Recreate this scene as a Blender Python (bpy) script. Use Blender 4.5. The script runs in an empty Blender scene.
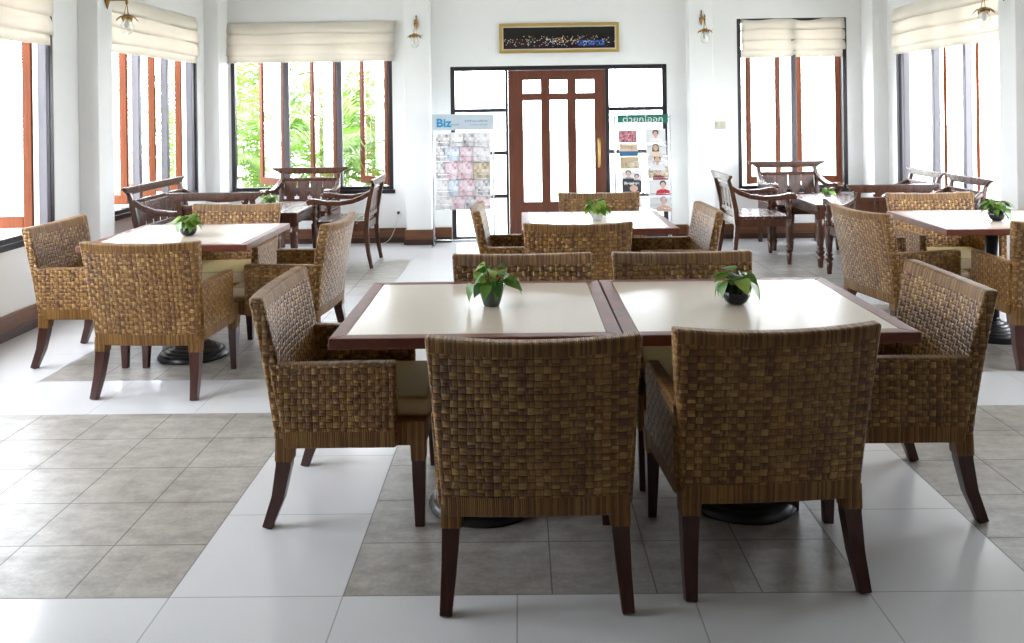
import bpy, bmesh, math, random
from mathutils import Vector, Matrix

# ---------------------------------------------------------------- camera, sky, exposure
S = bpy.context.scene
COL = S.collection
PI = math.pi
F_PX, HORIZON, CAM_H, YAW, ROLL = 860.0, 108.0, 1.5, 0.0093, -0.0135
cam_data = bpy.data.cameras.new('camera')
cam = bpy.data.objects.new('camera', cam_data)
COL.objects.link(cam)
cam_data.sensor_width = 36.0
cam_data.sensor_fit = 'HORIZONTAL'
cam_data.lens = F_PX / 1024 * 36.0
cam_data.shift_y = (HORIZON - 321.5) / 1024
cam_data.clip_start = 0.05
cam.matrix_world = (Matrix.Translation((0, 0, CAM_H)) @ Matrix.Rotation(YAW, 4, 'Z')
                    @ Matrix.Rotation(PI / 2, 4, 'X') @ Matrix.Rotation(ROLL, 4, 'Z'))
S.camera = cam

world = bpy.data.worlds.new('overcast_sky')
S.world = world
world.use_nodes = True
bgn = world.node_tree.nodes['Background']
bgn.inputs[0].default_value = (0.915, 0.965, 1.05, 1)
bgn.inputs[1].default_value = 9.0
S.view_settings.view_transform = 'Standard'
S.view_settings.look = 'None'
S.view_settings.gamma = 1.0
S.view_settings.use_curve_mapping = False
S.view_settings.exposure = 1.12
try:
    S.cycles.max_bounces = 14
    S.cycles.diffuse_bounces = 8
    S.cycles.glossy_bounces = 5
    S.cycles.transparent_max_bounces = 24
    S.cycles.caustics_reflective = False
    S.cycles.caustics_refractive = False
    S.cycles.sample_clamp_indirect = 6.0
except Exception:
    pass

# room dimensions; front wall pulled in to cut fill light
XL, XR, YB, YF, ZC = -3.45, 4.0, 9.7, -0.7, 3.1
WT = 0.20                                    # wall thickness


def portal(name, loc, rot, sx, sy):
    d = bpy.data.lights.new(name, 'AREA')
    d.shape = 'RECTANGLE'
    d.size, d.size_y = sx, sy
    d.cycles.is_portal = True
    o = bpy.data.objects.new(name, d)
    o.location = loc
    o.rotation_euler = rot
    COL.objects.link(o)


# daylight openings: (wall, from, to, z0, z1)
OPEN_L = [(2.30, 3.80), (4.22, 6.33), (7.03, 9.17)]        # along Y, left wall
OPEN_R = [(4.22, 6.33), (7.00, 9.17)]        # along Y, right wall
WZ0, WZ1 = 0.62, 2.46
for a, b in OPEN_L:
    portal('daylight_portal', (XL - 0.01, (a + b) / 2, (WZ0 + WZ1) / 2), (0, -PI / 2, 0), WZ1 - WZ0, b - a)
for a, b in OPEN_R:
    portal('daylight_portal', (XR + 0.01, (a + b) / 2, (WZ0 + WZ1) / 2), (0, PI / 2, 0), WZ1 - WZ0, b - a)
BWL = (-3.27, -1.44, 0.585, 2.48)            # back window left x0,x1,z0,z1
BWR = (2.45, 3.68, 0.54, 2.47)
DOOR = (-0.785, 1.66, 0.0, 1.975)
for x0, x1, z0, z1 in (BWL, BWR, DOOR):
    portal('daylight_portal', ((x0 + x1) / 2, YB + 0.01, (z0 + z1) / 2), (-PI / 2, 0, 0), x1 - x0, z1 - z0)


# ---------------------------------------------------------------- node helpers
class NT:
    def __init__(self, name):
        self.m = bpy.data.materials.new(name)
        self.m.use_nodes = True
        self.t = self.m.node_tree
        self.n = self.t.nodes
        self.b = self.n['Principled BSDF']
        self.out = self.n['Material Output']

    def node(self, typ, **kw):
        n = self.n.new(typ)
        for k, v in kw.items():
            setattr(n, k, v)
        return n

    def put(self, sock, v):
        if isinstance(v, bpy.types.NodeSocket):
            self.t.links.new(v, sock)
        else:
            sock.default_value = v

    def math(self, op, a, b=None, c=None, clamp=False):
        n = self.node('ShaderNodeMath', operation=op, use_clamp=clamp)
        self.put(n.inputs[0], a)
        if b is not None:
            self.put(n.inputs[1], b)
        if c is not None:
            self.put(n.inputs[2], c)
        return n.outputs[0]

    def mix(self, f, a, b):
        n = self.node('ShaderNodeMix', data_type='RGBA')
        self.put(n.inputs[0], f)
        self.put(n.inputs[6], a if isinstance(a, bpy.types.NodeSocket) else (*a, 1))
        self.put(n.inputs[7], b if isinstance(b, bpy.types.NodeSocket) else (*b, 1))
        return n.outputs[2]

    def mixf(self, f, a, b):
        n = self.node('ShaderNodeMix', data_type='FLOAT')
        self.put(n.inputs[0], f)
        self.put(n.inputs[2], a)
        self.put(n.inputs[3], b)
        return n.outputs[0]

    def xyz(self, vec):
        n = self.node('ShaderNodeSeparateXYZ')
        self.put(n.inputs[0], vec)
        return n.outputs

    def comb(self, x, y, z=0.0):
        n = self.node('ShaderNodeCombineXYZ')
        self.put(n.inputs[0], x)
        self.put(n.inputs[1], y)
        self.put(n.inputs[2], z)
        return n.outputs[0]

    def noise(self, vec, scale, detail=3.0, rough=0.5):
        n = self.node('ShaderNodeTexNoise')
        if vec is not None:
            self.put(n.inputs['Vector'], vec)
        n.inputs['Scale'].default_value = scale
        n.inputs['Detail'].default_value = detail
        n.inputs['Roughness'].default_value = rough
        return n.outputs[0]

    def white(self, vec):
        n = self.node('ShaderNodeTexWhiteNoise', noise_dimensions='3D')
        self.put(n.inputs[0], vec)
        return n.outputs[0]

    def ramp(self, f, stops):
        n = self.node('ShaderNodeValToRGB')
        self.put(n.inputs[0], f)
        e = n.color_ramp.elements
        while len(e) < len(stops):
            e.new(0.5)
        for i, (p, c) in enumerate(stops):
            e[i].position = p
            e[i].color = (*c, 1) if len(c) == 3 else c
        return n.outputs[0]

    def bump(self, h, dist, strength=1.0):
        n = self.node('ShaderNodeBump')
        n.inputs['Strength'].default_value = strength
        n.inputs['Distance'].default_value = dist
        self.put(n.inputs['Height'], h)
        self.t.links.new(n.outputs[0], self.b.inputs['Normal'])

    def mapping(self, vec, scale):
        n = self.node('ShaderNodeMapping')
        self.put(n.inputs[0], vec)
        n.inputs['Scale'].default_value = scale
        return n.outputs[0]

    @property
    def obj(self):
        return self.node('ShaderNodeTexCoord').outputs['Object']

    @property
    def uv(self):
        return self.node('ShaderNodeTexCoord').outputs['UV']

    @property
    def pos(self):
        return self.node('ShaderNodeNewGeometry').outputs['Position']

    def set(self, **kw):
        for k, v in kw.items():
            self.put(self.b.inputs[k.replace('_', ' ')], v)
        return self


def plain(name, col, rough=0.5, metal=0.0, **kw):
    t = NT(name)
    t.set(Base_Color=(*col, 1), Roughness=rough, Metallic=metal)
    for k, v in kw.items():
        t.set(**{k: v})
    return t.m


def paint(name, col, rough=0.7, scale=30, amt=0.04, bumpd=0.0008):
    t = NT(name)
    n = t.noise(t.obj, scale, 4)
    lo = tuple(c * (1 - amt) for c in col)
    t.set(Base_Color=t.mix(n, lo, col), Roughness=rough)
    t.bump(t.noise(t.obj, scale * 4, 3), bumpd)
    return t.m


def wood(name, dark, light, rough=0.35, axis=(12, 12, 1.2), scale=4.0, coat=0.0):
    t = NT(name)
    v = t.mapping(t.obj, axis)
    n = t.noise(v, scale, 5, 0.6)
    n2 = t.noise(v, scale * 5, 2, 0.6)
    f = t.math('ADD', t.math('MULTIPLY', n, 0.75), t.math('MULTIPLY', n2, 0.25))
    t.set(Base_Color=t.ramp(f, [(0.3, dark), (0.72, light)]), Roughness=rough)
    if coat:
        t.set(Coat_Weight=coat, Coat_Roughness=0.15)
    t.bump(n2, 0.0006, 0.6)
    return t.m


def rattan_weave(name):
    """flat rattan strands woven in bands, over and under, on UVs in metres"""
    t = NT(name)
    x, y, _ = t.xyz(t.uv)
    wob = t.noise(t.uv, 14, 2)
    x = t.math('ADD', x, t.math('MULTIPLY', t.math('SUBTRACT', wob, 0.5), 0.016))
    y = t.math('ADD', y, t.math('MULTIPLY', t.math('SUBTRACT', t.noise(t.uv, 11, 2), 0.5), 0.010))
    cu = t.math('DIVIDE', x, 0.0250)
    cv = t.math('DIVIDE', y, 0.0215)
    iu, iv = t.math('FLOOR', cu), t.math('FLOOR', cv)
    fu, fv = t.math('FRACT', cu), t.math('FRACT', cv)
    par = t.math('FRACT', t.math('MULTIPLY', t.math('ADD', iu, iv), 0.5))
    par = t.math('GREATER_THAN', par, 0.25)             # 1 = weft (horizontal) on top
    su = t.math('SINE', t.math('MULTIPLY', fu, PI))
    sv = t.math('SINE', t.math('MULTIPLY', fv, PI))
    # strands inside each band
    hs = t.math('ABSOLUTE', t.math('SINE', t.math('MULTIPLY', fv, PI * 2)))
    vs = t.math('ABSOLUTE', t.math('SINE', t.math('MULTIPLY', fu, PI * 3)))
    hs = t.math('POWER', hs, 0.5)
    vs = t.math('POWER', vs, 0.5)
    hh = t.math('MULTIPLY', t.math('POWER', su, 0.6), t.math('ADD', 0.72, t.math('MULTIPLY', hs, 0.28)))
    vh = t.math('MULTIPLY', t.math('POWER', sv, 0.6), t.math('ADD', 0.42, t.math('MULTIPLY', vs, 0.24)))
    h = t.mixf(par, vh, hh)
    # colour of each strand
    hid = t.white(t.comb(iu, t.math('FLOOR', t.math('MULTIPLY', cv, 2)), 1.0))
    vid = t.white(t.comb(t.math('FLOOR', t.math('MULTIPLY', cu, 3)), 0.0, 2.0))
    cid = t.mixf(par, vid, hid)
    big = t.noise(t.mapping(t.uv, (1.0, 0.45, 1.0)), 9, 4, 0.6)
    grain = t.noise(t.mapping(t.uv, (60, 60, 60)), 3, 2)
    f = t.math('ADD', t.math('MULTIPLY', cid, 0.30), t.math('ADD', t.math('MULTIPLY', big, 0.50), t.math('MULTIPLY', grain, 0.26)))
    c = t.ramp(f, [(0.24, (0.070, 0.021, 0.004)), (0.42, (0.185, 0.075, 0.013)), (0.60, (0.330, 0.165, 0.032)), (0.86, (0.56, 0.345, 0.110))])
    c = t.mix(par, t.mix(0.30, c, (0.05, 0.018, 0.004)), c)  # warp strands darker: shade of their recess put into the colour
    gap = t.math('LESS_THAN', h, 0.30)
    c = t.mix(t.math('MULTIPLY', gap, 0.8), c, (0.016, 0.006, 0.002))  # occlusion between strands painted into the colour, bump casts none
    t.set(Base_Color=c, Roughness=t.math('ADD', 0.28, t.math('MULTIPLY', grain, 0.2)))
    t.b.inputs['Specular IOR Level'].default_value = 0.42
    t.bump(h, 0.008, 1.0)
    return t.m


def rattan_wrap(name):
    """thin strands laid side by side round an edge (stripes along u)"""
    t = NT(name)
    x, y, _ = t.xyz(t.uv)
    x = t.math('ADD', x, t.math('MULTIPLY', t.math('SUBTRACT', t.noise(t.uv, 18, 2), 0.5), 0.006))
    cu = t.math('DIVIDE', x, 0.0064)
    iu, fu = t.math('FLOOR', cu), t.math('FRACT', cu)
    h = t.math('POWER', t.math('SINE', t.math('MULTIPLY', fu, PI)), 0.5)
    cid = t.white(t.comb(iu, 3.0, 5.0))
    big = t.noise(t.uv, 9, 3)
    f = t.math('ADD', t.math('MULTIPLY', cid, 0.6), t.math('MULTIPLY', big, 0.4))
    c = t.ramp(f, [(0.15, (0.110, 0.042, 0.008)), (0.5, (0.205, 0.093, 0.018)), (0.85, (0.31, 0.168, 0.044))])
    c = t.mix(t.math('MULTIPLY', t.math('LESS_THAN', h, 0.4), 0.6), c, (0.05, 0.024, 0.01))
    t.set(Base_Color=c, Roughness=0.52)
    t.b.inputs['Specular IOR Level'].default_value = 0.35
    t.bump(h, 0.003, 1.0)
    return t.m


def floor_tiles():
    t = NT('floor_tiles')
    x, y, _ = t.xyz(t.pos)
    P, Q, T = 2.155, 1.61625, 0.32325
    fx = t.math('MULTIPLY', t.math('FRACT', t.math('DIVIDE', t.math('ADD', x, 0.567 + 4 * P), P)), P)
    fy = t.math('MULTIPLY', t.math('FRACT', t.math('DIVIDE', t.math('ADD', y, -2.65 + 4 * P), P)), P)
    inx = t.math('LESS_THAN', fx, Q)
    iny = t.math('LESS_THAN', fy, Q)
    patch = t.math('MULTIPLY', inx, iny)
    for lim in (t.math('GREATER_THAN', x, -2.724), t.math('LESS_THAN', x, 3.2), t.math('LESS_THAN', y, 8.58)):
        patch = t.math('MULTIPLY', patch, lim)
    M = 0.53875
    m = t.mixf(patch, M / 2, T / 2)
    dx = t.math('PINGPONG', fx, m)
    dy = t.math('PINGPONG', fy, m)
    # grout half width 2.2 mm
    gx = t.math('LESS_THAN', dx, 0.0024)
    gy = t.math('LESS_THAN', dy, 0.0024)
    grout = t.math('MAXIMUM', gx, gy)
    # each tile its own tone
    tid = t.white(t.comb(t.math('FLOOR', t.math('DIVIDE', x, T)), t.math('FLOOR', t.math('DIVIDE', y, T)), 1.0))
    v = t.comb(x, y, 0.0)
    n1 = t.noise(t.mapping(v, (1.0, 1.6, 1)), 9, 6, 0.65)
    n2 = t.noise(v, 60, 4, 0.7)
    f = t.math('ADD', t.math('MULTIPLY', n1, 0.6), t.math('ADD', t.math('MULTIPLY', n2, 0.3), t.math('MULTIPLY', tid, 0.1)))
    stone = t.ramp(f, [(0.30, (0.17, 0.155, 0.135)), (0.50, (0.31, 0.288, 0.256)), (0.72, (0.47, 0.445, 0.40))])
    sp = t.noise(v, 420, 2, 0.6)
    white = t.ramp(sp, [(0.35, (0.53, 0.53, 0.53)), (0.55, (0.65, 0.65, 0.655)), (0.75, (0.71, 0.71, 0.71))])
    c = t.mix(patch, white, stone)
    c = t.mix(t.math('MULTIPLY', grout, 0.8), c, t.mix(patch, (0.25, 0.25, 0.25), (0.10, 0.095, 0.09)))
    rough = t.mixf(patch, 0.16, t.math('ADD', 0.26, t.math('MULTIPLY', n2, 0.2)))
    t.set(Base_Color=c, Roughness=t.math('MAXIMUM', rough, t.math('MULTIPLY', grout, 0.7)))
    hgt = t.math('SUBTRACT', t.math('MULTIPLY', t.math('ADD', n1, t.math('MULTIPLY', n2, 0.5)), t.math('MULTIPLY', patch, 0.6)), grout)
    t.bump(hgt, 0.0016, 0.7)
    return t.m


def cloth_blind():
    t = NT('cream_blind_cloth')
    w = t.node('ShaderNodeTexWave', wave_type='BANDS', bands_direction='Z')
    w.inputs['Scale'].default_value = 160
    t.put(w.inputs[0], t.obj)
    n = t.noise(t.obj, 5, 3)
    col = t.mix(n, (0.82, 0.765, 0.68), (0.87, 0.825, 0.75))
    t.set(Base_Color=col, Roughness=0.9)
    t.bump(t.math('ADD', w.outputs[1], t.math('MULTIPLY', t.noise(t.obj, 9, 3), 6)), 0.0012, 0.6)
    tr = t.node('ShaderNodeBsdfTranslucent')
    t.put(tr.inputs[0], col)
    mx = t.node('ShaderNodeMixShader')
    mx.inputs[0].default_value = 0.28
    t.t.links.new(t.b.outputs[0], mx.inputs[1])
    t.t.links.new(tr.outputs[0], mx.inputs[2])
    t.t.links.new(mx.outputs[0], t.out.inputs[0])
    return t.m


def leaf_mat(name, a, b, trans=0.35, rough=0.35):
    t = NT(name)
    col = t.mix(t.noise(t.obj, 24, 3), a, b)
    t.set(Base_Color=col, Roughness=rough)
    tr = t.node('ShaderNodeBsdfTranslucent')
    t.put(tr.inputs[0], col)
    mx = t.node('ShaderNodeMixShader')
    mx.inputs[0].default_value = trans
    t.t.links.new(t.b.outputs[0], mx.inputs[1])
    t.t.links.new(tr.outputs[0], mx.inputs[2])
    t.t.links.new(mx.outputs[0], t.out.inputs[0])
    return t.m


def glass_mat(name, tint=(0.97, 0.985, 0.98), refl=0.06):
    """thin clear pane: mostly see-through with a little mirror reflection"""
    t = NT(name)
    tr = t.node('ShaderNodeBsdfTransparent')
    tr.inputs[0].default_value = (*tint, 1)
    gl = t.node('ShaderNodeBsdfGlossy')
    gl.inputs['Roughness'].default_value = 0.02
    lw = t.node('ShaderNodeLayerWeight')
    lw.inputs[0].default_value = 0.25
    f = t.math('ADD', refl, t.math('MULTIPLY', lw.outputs[0], 0.35), clamp=True)
    mx = t.node('ShaderNodeMixShader')
    t.put(mx.inputs[0], f)
    t.t.links.new(tr.outputs[0], mx.inputs[1])
    t.t.links.new(gl.outputs[0], mx.inputs[2])
    t.t.links.new(mx.outputs[0], t.out.inputs[0])
    return t.m


def laminate():
    t = NT('cream_laminate')
    sp = t.noise(t.obj, 300, 2, 0.6)
    c = t.ramp(sp, [(0.35, (0.54, 0.455, 0.37)), (0.62, (0.65, 0.565, 0.47))])
    t.set(Base_Color=c, Roughness=0.2)
    t.b.inputs['Specular IOR Level'].default_value = 0.5
    return t.m


def skyline():
    """city lights at night reflected in a river, on object coords in metres"""
    t = NT('night_skyline_print')
    x, y, z = t.xyz(t.obj)
    cell = t.comb(t.math('FLOOR', t.math('MULTIPLY', x, 120)), t.math('FLOOR', t.math('MULTIPLY', z, 130)), 0.0)
    w = t.white(cell)
    band = t.math('SUBTRACT', 1.0, t.math('MULTIPLY', t.math('ABSOLUTE', t.math('ADD', z, 0.035)), 15), clamp=True)
    midx = t.math('SUBTRACT', 1.0, t.math('MULTIPLY', t.math('ABSOLUTE', t.math('ADD', x, -0.02)), 2.2), clamp=True)
    dens = t.math('MULTIPLY', band, t.math('ADD', 0.08, t.math('MULTIPLY', midx, 0.16)))
    lit = t.math('LESS_THAN', w, dens)
    hue = t.white(t.comb(t.math('FLOOR', t.math('MULTIPLY', x, 60)), 7.0, t.math('FLOOR', t.math('MULTIPLY', z, 70))))
    lc = t.ramp(hue, [(0.0, (0.75, 0.25, 0.08)), (0.3, (0.85, 0.62, 0.35)), (0.55, (0.30, 0.55, 0.32)), (0.8, (0.9, 0.86, 0.75)), (1.0, (0.12, 0.28, 0.75))])
    base = t.mix(t.math('GREATER_THAN', z, -0.02), (0.022, 0.013, 0.02), (0.010, 0.009, 0.008))
    blue = t.math('MULTIPLY', t.math('MULTIPLY', t.math('LESS_THAN', t.math('ABSOLUTE', t.math('SUBTRACT', x, 0.36)), 0.15), t.math('LESS_THAN', t.math('ABSOLUTE', t.math('ADD', z, 0.06)), 0.028)), t.math('GREATER_THAN', t.noise(t.obj, 40, 2), 0.45))
    base = t.mix(blue, base, (0.02, 0.10, 0.42))
    t.set(Base_Color=t.mix(lit, base, lc), Roughness=0.25)
    return t.m


def mottled(name, cols, scale=38):
    """a printed page: blocks and blotches of ink"""
    t = NT(name)
    x, y, z = t.xyz(t.obj)
    b1 = t.white(t.comb(t.math('FLOOR', t.math('MULTIPLY', x, scale)), 0.0, t.math('FLOOR', t.math('MULTIPLY', z, scale * 0.8))))
    n = t.noise(t.obj, scale * 0.7, 3, 0.7)
    f = t.math('ADD', t.math('MULTIPLY', b1, 0.6), t.math('MULTIPLY', n, 0.4))
    k = len(cols)
    c = t.ramp(f, [(0.12 + 0.72 * i / max(1, k - 1), c) for i, c in enumerate(cols)])
    t.set(Base_Color=c, Roughness=0.35)
    return t.m


M = {}
M['wall'] = paint('white_wall_paint', (0.80, 0.80, 0.79), 0.75, 12, 0.03)
M['ceiling'] = paint('white_ceiling_paint', (0.82, 0.82, 0.81), 0.8)
M['floor'] = floor_tiles()
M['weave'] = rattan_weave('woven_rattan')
M['wrap'] = rattan_wrap('wrapped_rattan')
M['mahog'] = wood('mahogany', (0.030, 0.009, 0.006), (0.075, 0.021, 0.013), 0.28, (14, 14, 1.5))
M['edge'] = wood('mahogany_table_edge', (0.085, 0.019, 0.008), (0.185, 0.046, 0.020), 0.45, (3, 3, 14), 5)
M['dark'] = wood('dark_stained_teak', (0.030, 0.012, 0.007), (0.110, 0.042, 0.023), 0.24, (9, 9, 2.0))
M['teak'] = wood('teak_sash', (0.085, 0.018, 0.003), (0.150, 0.034, 0.006), 0.6, (14, 14, 1.0))
M['teak'].node_tree.nodes['Principled BSDF'].inputs['Specular IOR Level'].default_value = 0.2
M['doorwood'] = wood('door_teak', (0.085, 0.026, 0.014), (0.16, 0.052, 0.028), 0.35, (14, 14, 1.0))
M['base'] = wood('teak_baseboard', (0.085, 0.030, 0.011), (0.20, 0.080, 0.030), 0.35, (1.2, 1.2, 14))
M['basedark'] = wood('dark_plinth', (0.028, 0.010, 0.006), (0.07, 0.026, 0.014), 0.35, (1.2, 1.2, 14))
M['mull'] = plain('dark_painted_mullion', (0.085, 0.075, 0.090), 0.4)
M['black'] = plain('black_frame_paint', (0.018, 0.014, 0.017), 0.35)
M['laminate'] = laminate()
M['iron'] = plain('black_cast_iron', (0.012, 0.013, 0.015), 0.35)
M['cushion'] = paint('olive_seat_fabric', (0.36, 0.28, 0.115), 0.85, 60, 0.25, 0.0006)
M['cushion_front'] = paint('beige_seat_fabric', (0.52, 0.42, 0.27), 0.85, 60, 0.2, 0.0006)
M['blind'] = cloth_blind()
M['glass'] = glass_mat('clear_glass')
M['globe'] = glass_mat('clear_globe_glass', (0.96, 0.96, 0.95), 0.08)
M['brass'] = plain('aged_brass', (0.30, 0.18, 0.055), 0.3, 1.0)
M['gold'] = plain('gilt_frame', (0.56, 0.40, 0.13), 0.38, 0.85)
M['chrome'] = plain('brushed_chrome', (0.62, 0.64, 0.67), 0.25, 1.0)
M['acrylic'] = plain('frosted_acrylic', (0.50, 0.58, 0.63), 0.2)
M['whitepl'] = plain('white_plastic', (0.78, 0.78, 0.76), 0.4)
M['ivory'] = plain('ivory_plastic', (0.56, 0.52, 0.42), 0.4)
M['blackpl'] = plain('black_plastic', (0.015, 0.015, 0.015), 0.4)
M['pot_black'] = plain('black_glazed_ceramic', (0.010, 0.011, 0.016), 0.12)
M['pot_green'] = plain('green_glazed_ceramic', (0.075, 0.11, 0.085), 0.12)
M['pot_white'] = plain('pale_glazed_ceramic', (0.55, 0.60, 0.58), 0.15)
M['soil'] = paint('potting_soil', (0.03, 0.02, 0.012), 0.95)
M['leaf'] = leaf_mat('pothos_leaf', (0.045, 0.125, 0.012), (0.12, 0.25, 0.025))
M['leaf2'] = leaf_mat('pothos_leaf_pale', (0.13, 0.25, 0.02), (0.30, 0.40, 0.07))
M['leafd'] = leaf_mat('pothos_leaf_dark', (0.018, 0.065, 0.010), (0.05, 0.14, 0.018))
M['palm'] = leaf_mat('palm_leaf', (0.045, 0.115, 0.008), (0.13, 0.23, 0.022), 0.4, 0.5)
M['palmst'] = plain('palm_stem', (0.10, 0.13, 0.03), 0.5)
M['ground'] = paint('pale_garden_paving', (0.55, 0.56, 0.50), 0.9, 3, 0.2)
M['skyline'] = skyline()
M['green_sign'] = plain('green_sign', (0.012, 0.145, 0.095), 0.35)
M['ink_blue'] = plain('blue_ink', (0.02, 0.25, 0.48), 0.4)
M['ink_navy'] = plain('navy_ink', (0.03, 0.035, 0.10), 0.4)
M['ink_white'] = plain('white_ink', (0.82, 0.85, 0.82), 0.4)
M['ink_orange'] = plain('orange_ink', (0.60, 0.25, 0.10), 0.4)
M['hair'] = plain('printed_dark_hair', (0.025, 0.018, 0.018), 0.35)
M['skin'] = plain('printed_skin', (0.62, 0.40, 0.30), 0.35)
M['red'] = plain('printed_red', (0.50, 0.03, 0.05), 0.35)
M['maroon'] = plain('printed_maroon', (0.22, 0.035, 0.045), 0.35)
M['paper'] = plain('paper_edges', (0.75, 0.74, 0.72), 0.6)
M['pale'] = plain('pale_cover', (0.66, 0.66, 0.66), 0.35)
M['cream'] = plain('cream_cover', (0.64, 0.56, 0.42), 0.35)
M['tan'] = plain('tan_cover', (0.46, 0.36, 0.20), 0.35)
M['brownhair'] = plain('printed_brown_hair', (0.13, 0.06, 0.035), 0.35)
M['charcoal'] = plain('charcoal_cover', (0.05, 0.052, 0.06), 0.35)
M['seablue'] = plain('printed_blue', (0.05, 0.14, 0.26), 0.35)
M['greyblue'] = plain('printed_grey_blue', (0.25, 0.27, 0.40), 0.35)
M['pg_pink'] = mottled('page_pink', [(0.40, 0.12, 0.17), (0.72, 0.55, 0.60), (0.80, 0.76, 0.76)])
M['pg_grey'] = mottled('page_grey', [(0.06, 0.055, 0.07), (0.55, 0.53, 0.54), (0.80, 0.79, 0.78)])
M['pg_blue'] = mottled('page_blue', [(0.18, 0.32, 0.50), (0.62, 0.68, 0.75), (0.80, 0.80, 0.80)])
M['pg_tan'] = mottled('page_tan', [(0.16, 0.13, 0.08), (0.50, 0.42, 0.28), (0.72, 0.66, 0.55)])
M['pg_white'] = mottled('page_white', [(0.42, 0.34, 0.36), (0.74, 0.72, 0.72), (0.80, 0.80, 0.79)])
M['pg_crowd'] = mottled('page_crowd', [(0.05, 0.03, 0.03), (0.42, 0.10, 0.14), (0.72, 0.52, 0.52)], 90)


# ---------------------------------------------------------------- mesh helpers
def box_uv(bm, swap_top=False):
    uvl = bm.loops.layers.uv.verify()
    for f in bm.faces:
        n = f.normal
        ax, ay, az = abs(n.x), abs(n.y), abs(n.z)
        for l in f.loops:
            c = l.vert.co
            if az >= ax and az >= ay:
                l[uvl].uv = (c.y, c.x) if swap_top else (c.x, c.y)
            elif ax >= ay:
                l[uvl].uv = (c.y, c.z)
            else:
                l[uvl].uv = (c.x, c.z)


def obj(name, bm, mats, parent=None, bevel=0.0, seg=2, smooth=False, swap_top=False, loc=None, rot=None, autos=True):
    bm.normal_update()
    box_uv(bm, swap_top)
    me = bpy.data.meshes.new(name)
    bm.to_mesh(me)
    bm.free()
    for m in (mats if isinstance(mats, (list, tuple)) else [mats]):
        me.materials.append(m)
    o = bpy.data.objects.new(name, me)
    COL.objects.link(o)
    if parent is not None:
        o.parent = parent
    if loc is not None:
        o.location = loc
    if rot is not None:
        o.rotation_euler = rot
    if smooth:
        me.polygons.foreach_set('use_smooth', [True] * len(me.polygons))
    if bevel:
        b = o.modifiers.new('bevel', 'BEVEL')
        b.width = bevel
        b.segments = seg
        b.limit_method = 'ANGLE'
        b.angle_limit = math.radians(50)
        me.polygons.foreach_set('use_smooth', [True] * len(me.polygons))
        b.harden_normals = False
        w = o.modifiers.new('normals', 'WEIGHTED_NORMAL')
        w.keep_sharp = True
    return o


def thing(name, label, cat, loc=(0, 0, 0), rz=0.0, group=None):
    o = bpy.data.objects.new(name, None)
    o.empty_display_size = 0.1
    COL.objects.link(o)
    o.location = loc
    o.rotation_euler = (0, 0, rz)
    return tag(o, label, cat, group)


def tag(o, label=None, cat=None, group=None, kind=None):
    if label:
        o['label'] = label
    if cat:
        o['category'] = cat
    if group:
        o['group'] = group
    if kind:
        o['kind'] = kind
    return o


def struct(name, bm, m, **kw):
    return tag(obj(name, bm, m, **kw), kind='structure')


def struct_root(name, loc, rz=0.0):
    o = bpy.data.objects.new(name, None)
    COL.objects.link(o)
    o.location = loc
    o.rotation_euler = (0, 0, rz)
    o['kind'] = 'structure'
    return o


def dup(src, loc, rz, label, group=None):
    """copy of a thing, its parts and its sub-parts"""
    r = src.copy()
    COL.objects.link(r)
    r.location = loc
    r.rotation_euler = (0, 0, rz)
    r['label'] = label
    if group:
        r['group'] = group
    for ch in list(src.children):
        c = ch.copy()
        COL.objects.link(c)
        c.parent = r
        for g in ch.children:
            d = g.copy()
            COL.objects.link(d)
            d.parent = c
    return r


def add_box(bm, x0, x1, y0, y1, z0, z1, mi=0):
    v = [bm.verts.new((x, y, z)) for z in (z0, z1) for y in (y0, y1) for x in (x0, x1)]
    for idx in ((0, 2, 3, 1), (4, 5, 7, 6), (0, 1, 5, 4), (2, 6, 7, 3), (0, 4, 6, 2), (1, 3, 7, 5)):
        f = bm.faces.new([v[i] for i in idx])
        f.material_index = mi


def bx(*a, mi=0):
    bm = bmesh.new()
    add_box(bm, *a, mi=mi)
    return bm


def add_prism(bm, pts, axis, a, b, mi=0):
    """extrude a 2-D outline: axis 'x' -> pts are (y,z), 'y' -> (x,z), 'z' -> (x,y)"""
    def P(p, d):
        return {'x': (d, p[0], p[1]), 'y': (p[0], d, p[1]), 'z': (p[0], p[1], d)}[axis]
    v0 = [bm.verts.new(P(p, a)) for p in pts]
    v1 = [bm.verts.new(P(p, b)) for p in pts]
    fs = [bm.faces.new(v0), bm.faces.new(v1[::-1])]
    n = len(pts)
    for i in range(n):
        fs.append(bm.faces.new((v0[(i + 1) % n], v0[i], v1[i], v1[(i + 1) % n])))
    for f in fs:
        f.material_index = mi
    bmesh.ops.recalc_face_normals(bm, faces=fs)


def add_lathe(bm, prof, c=(0, 0, 0), seg=20, mi=0, cap=True, mat=None):
    rings = []
    for r, z in prof:
        ring = []
        for i in range(seg):
            a = 2 * PI * i / seg
            p = Vector((r * math.cos(a), r * math.sin(a), z))
            if mat:
                p = mat @ p
            ring.append(bm.verts.new(p + Vector(c)))
        rings.append(ring)
    fs = []
    for a, b in zip(rings, rings[1:]):
        for i in range(seg):
            fs.append(bm.faces.new((a[i], a[(i + 1) % seg], b[(i + 1) % seg], b[i])))
    if cap:
        fs.append(bm.faces.new(rings[0][::-1]))
        fs.append(bm.faces.new(rings[-1]))
    for f in fs:
        f.material_index = mi
        f.smooth = True


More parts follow.
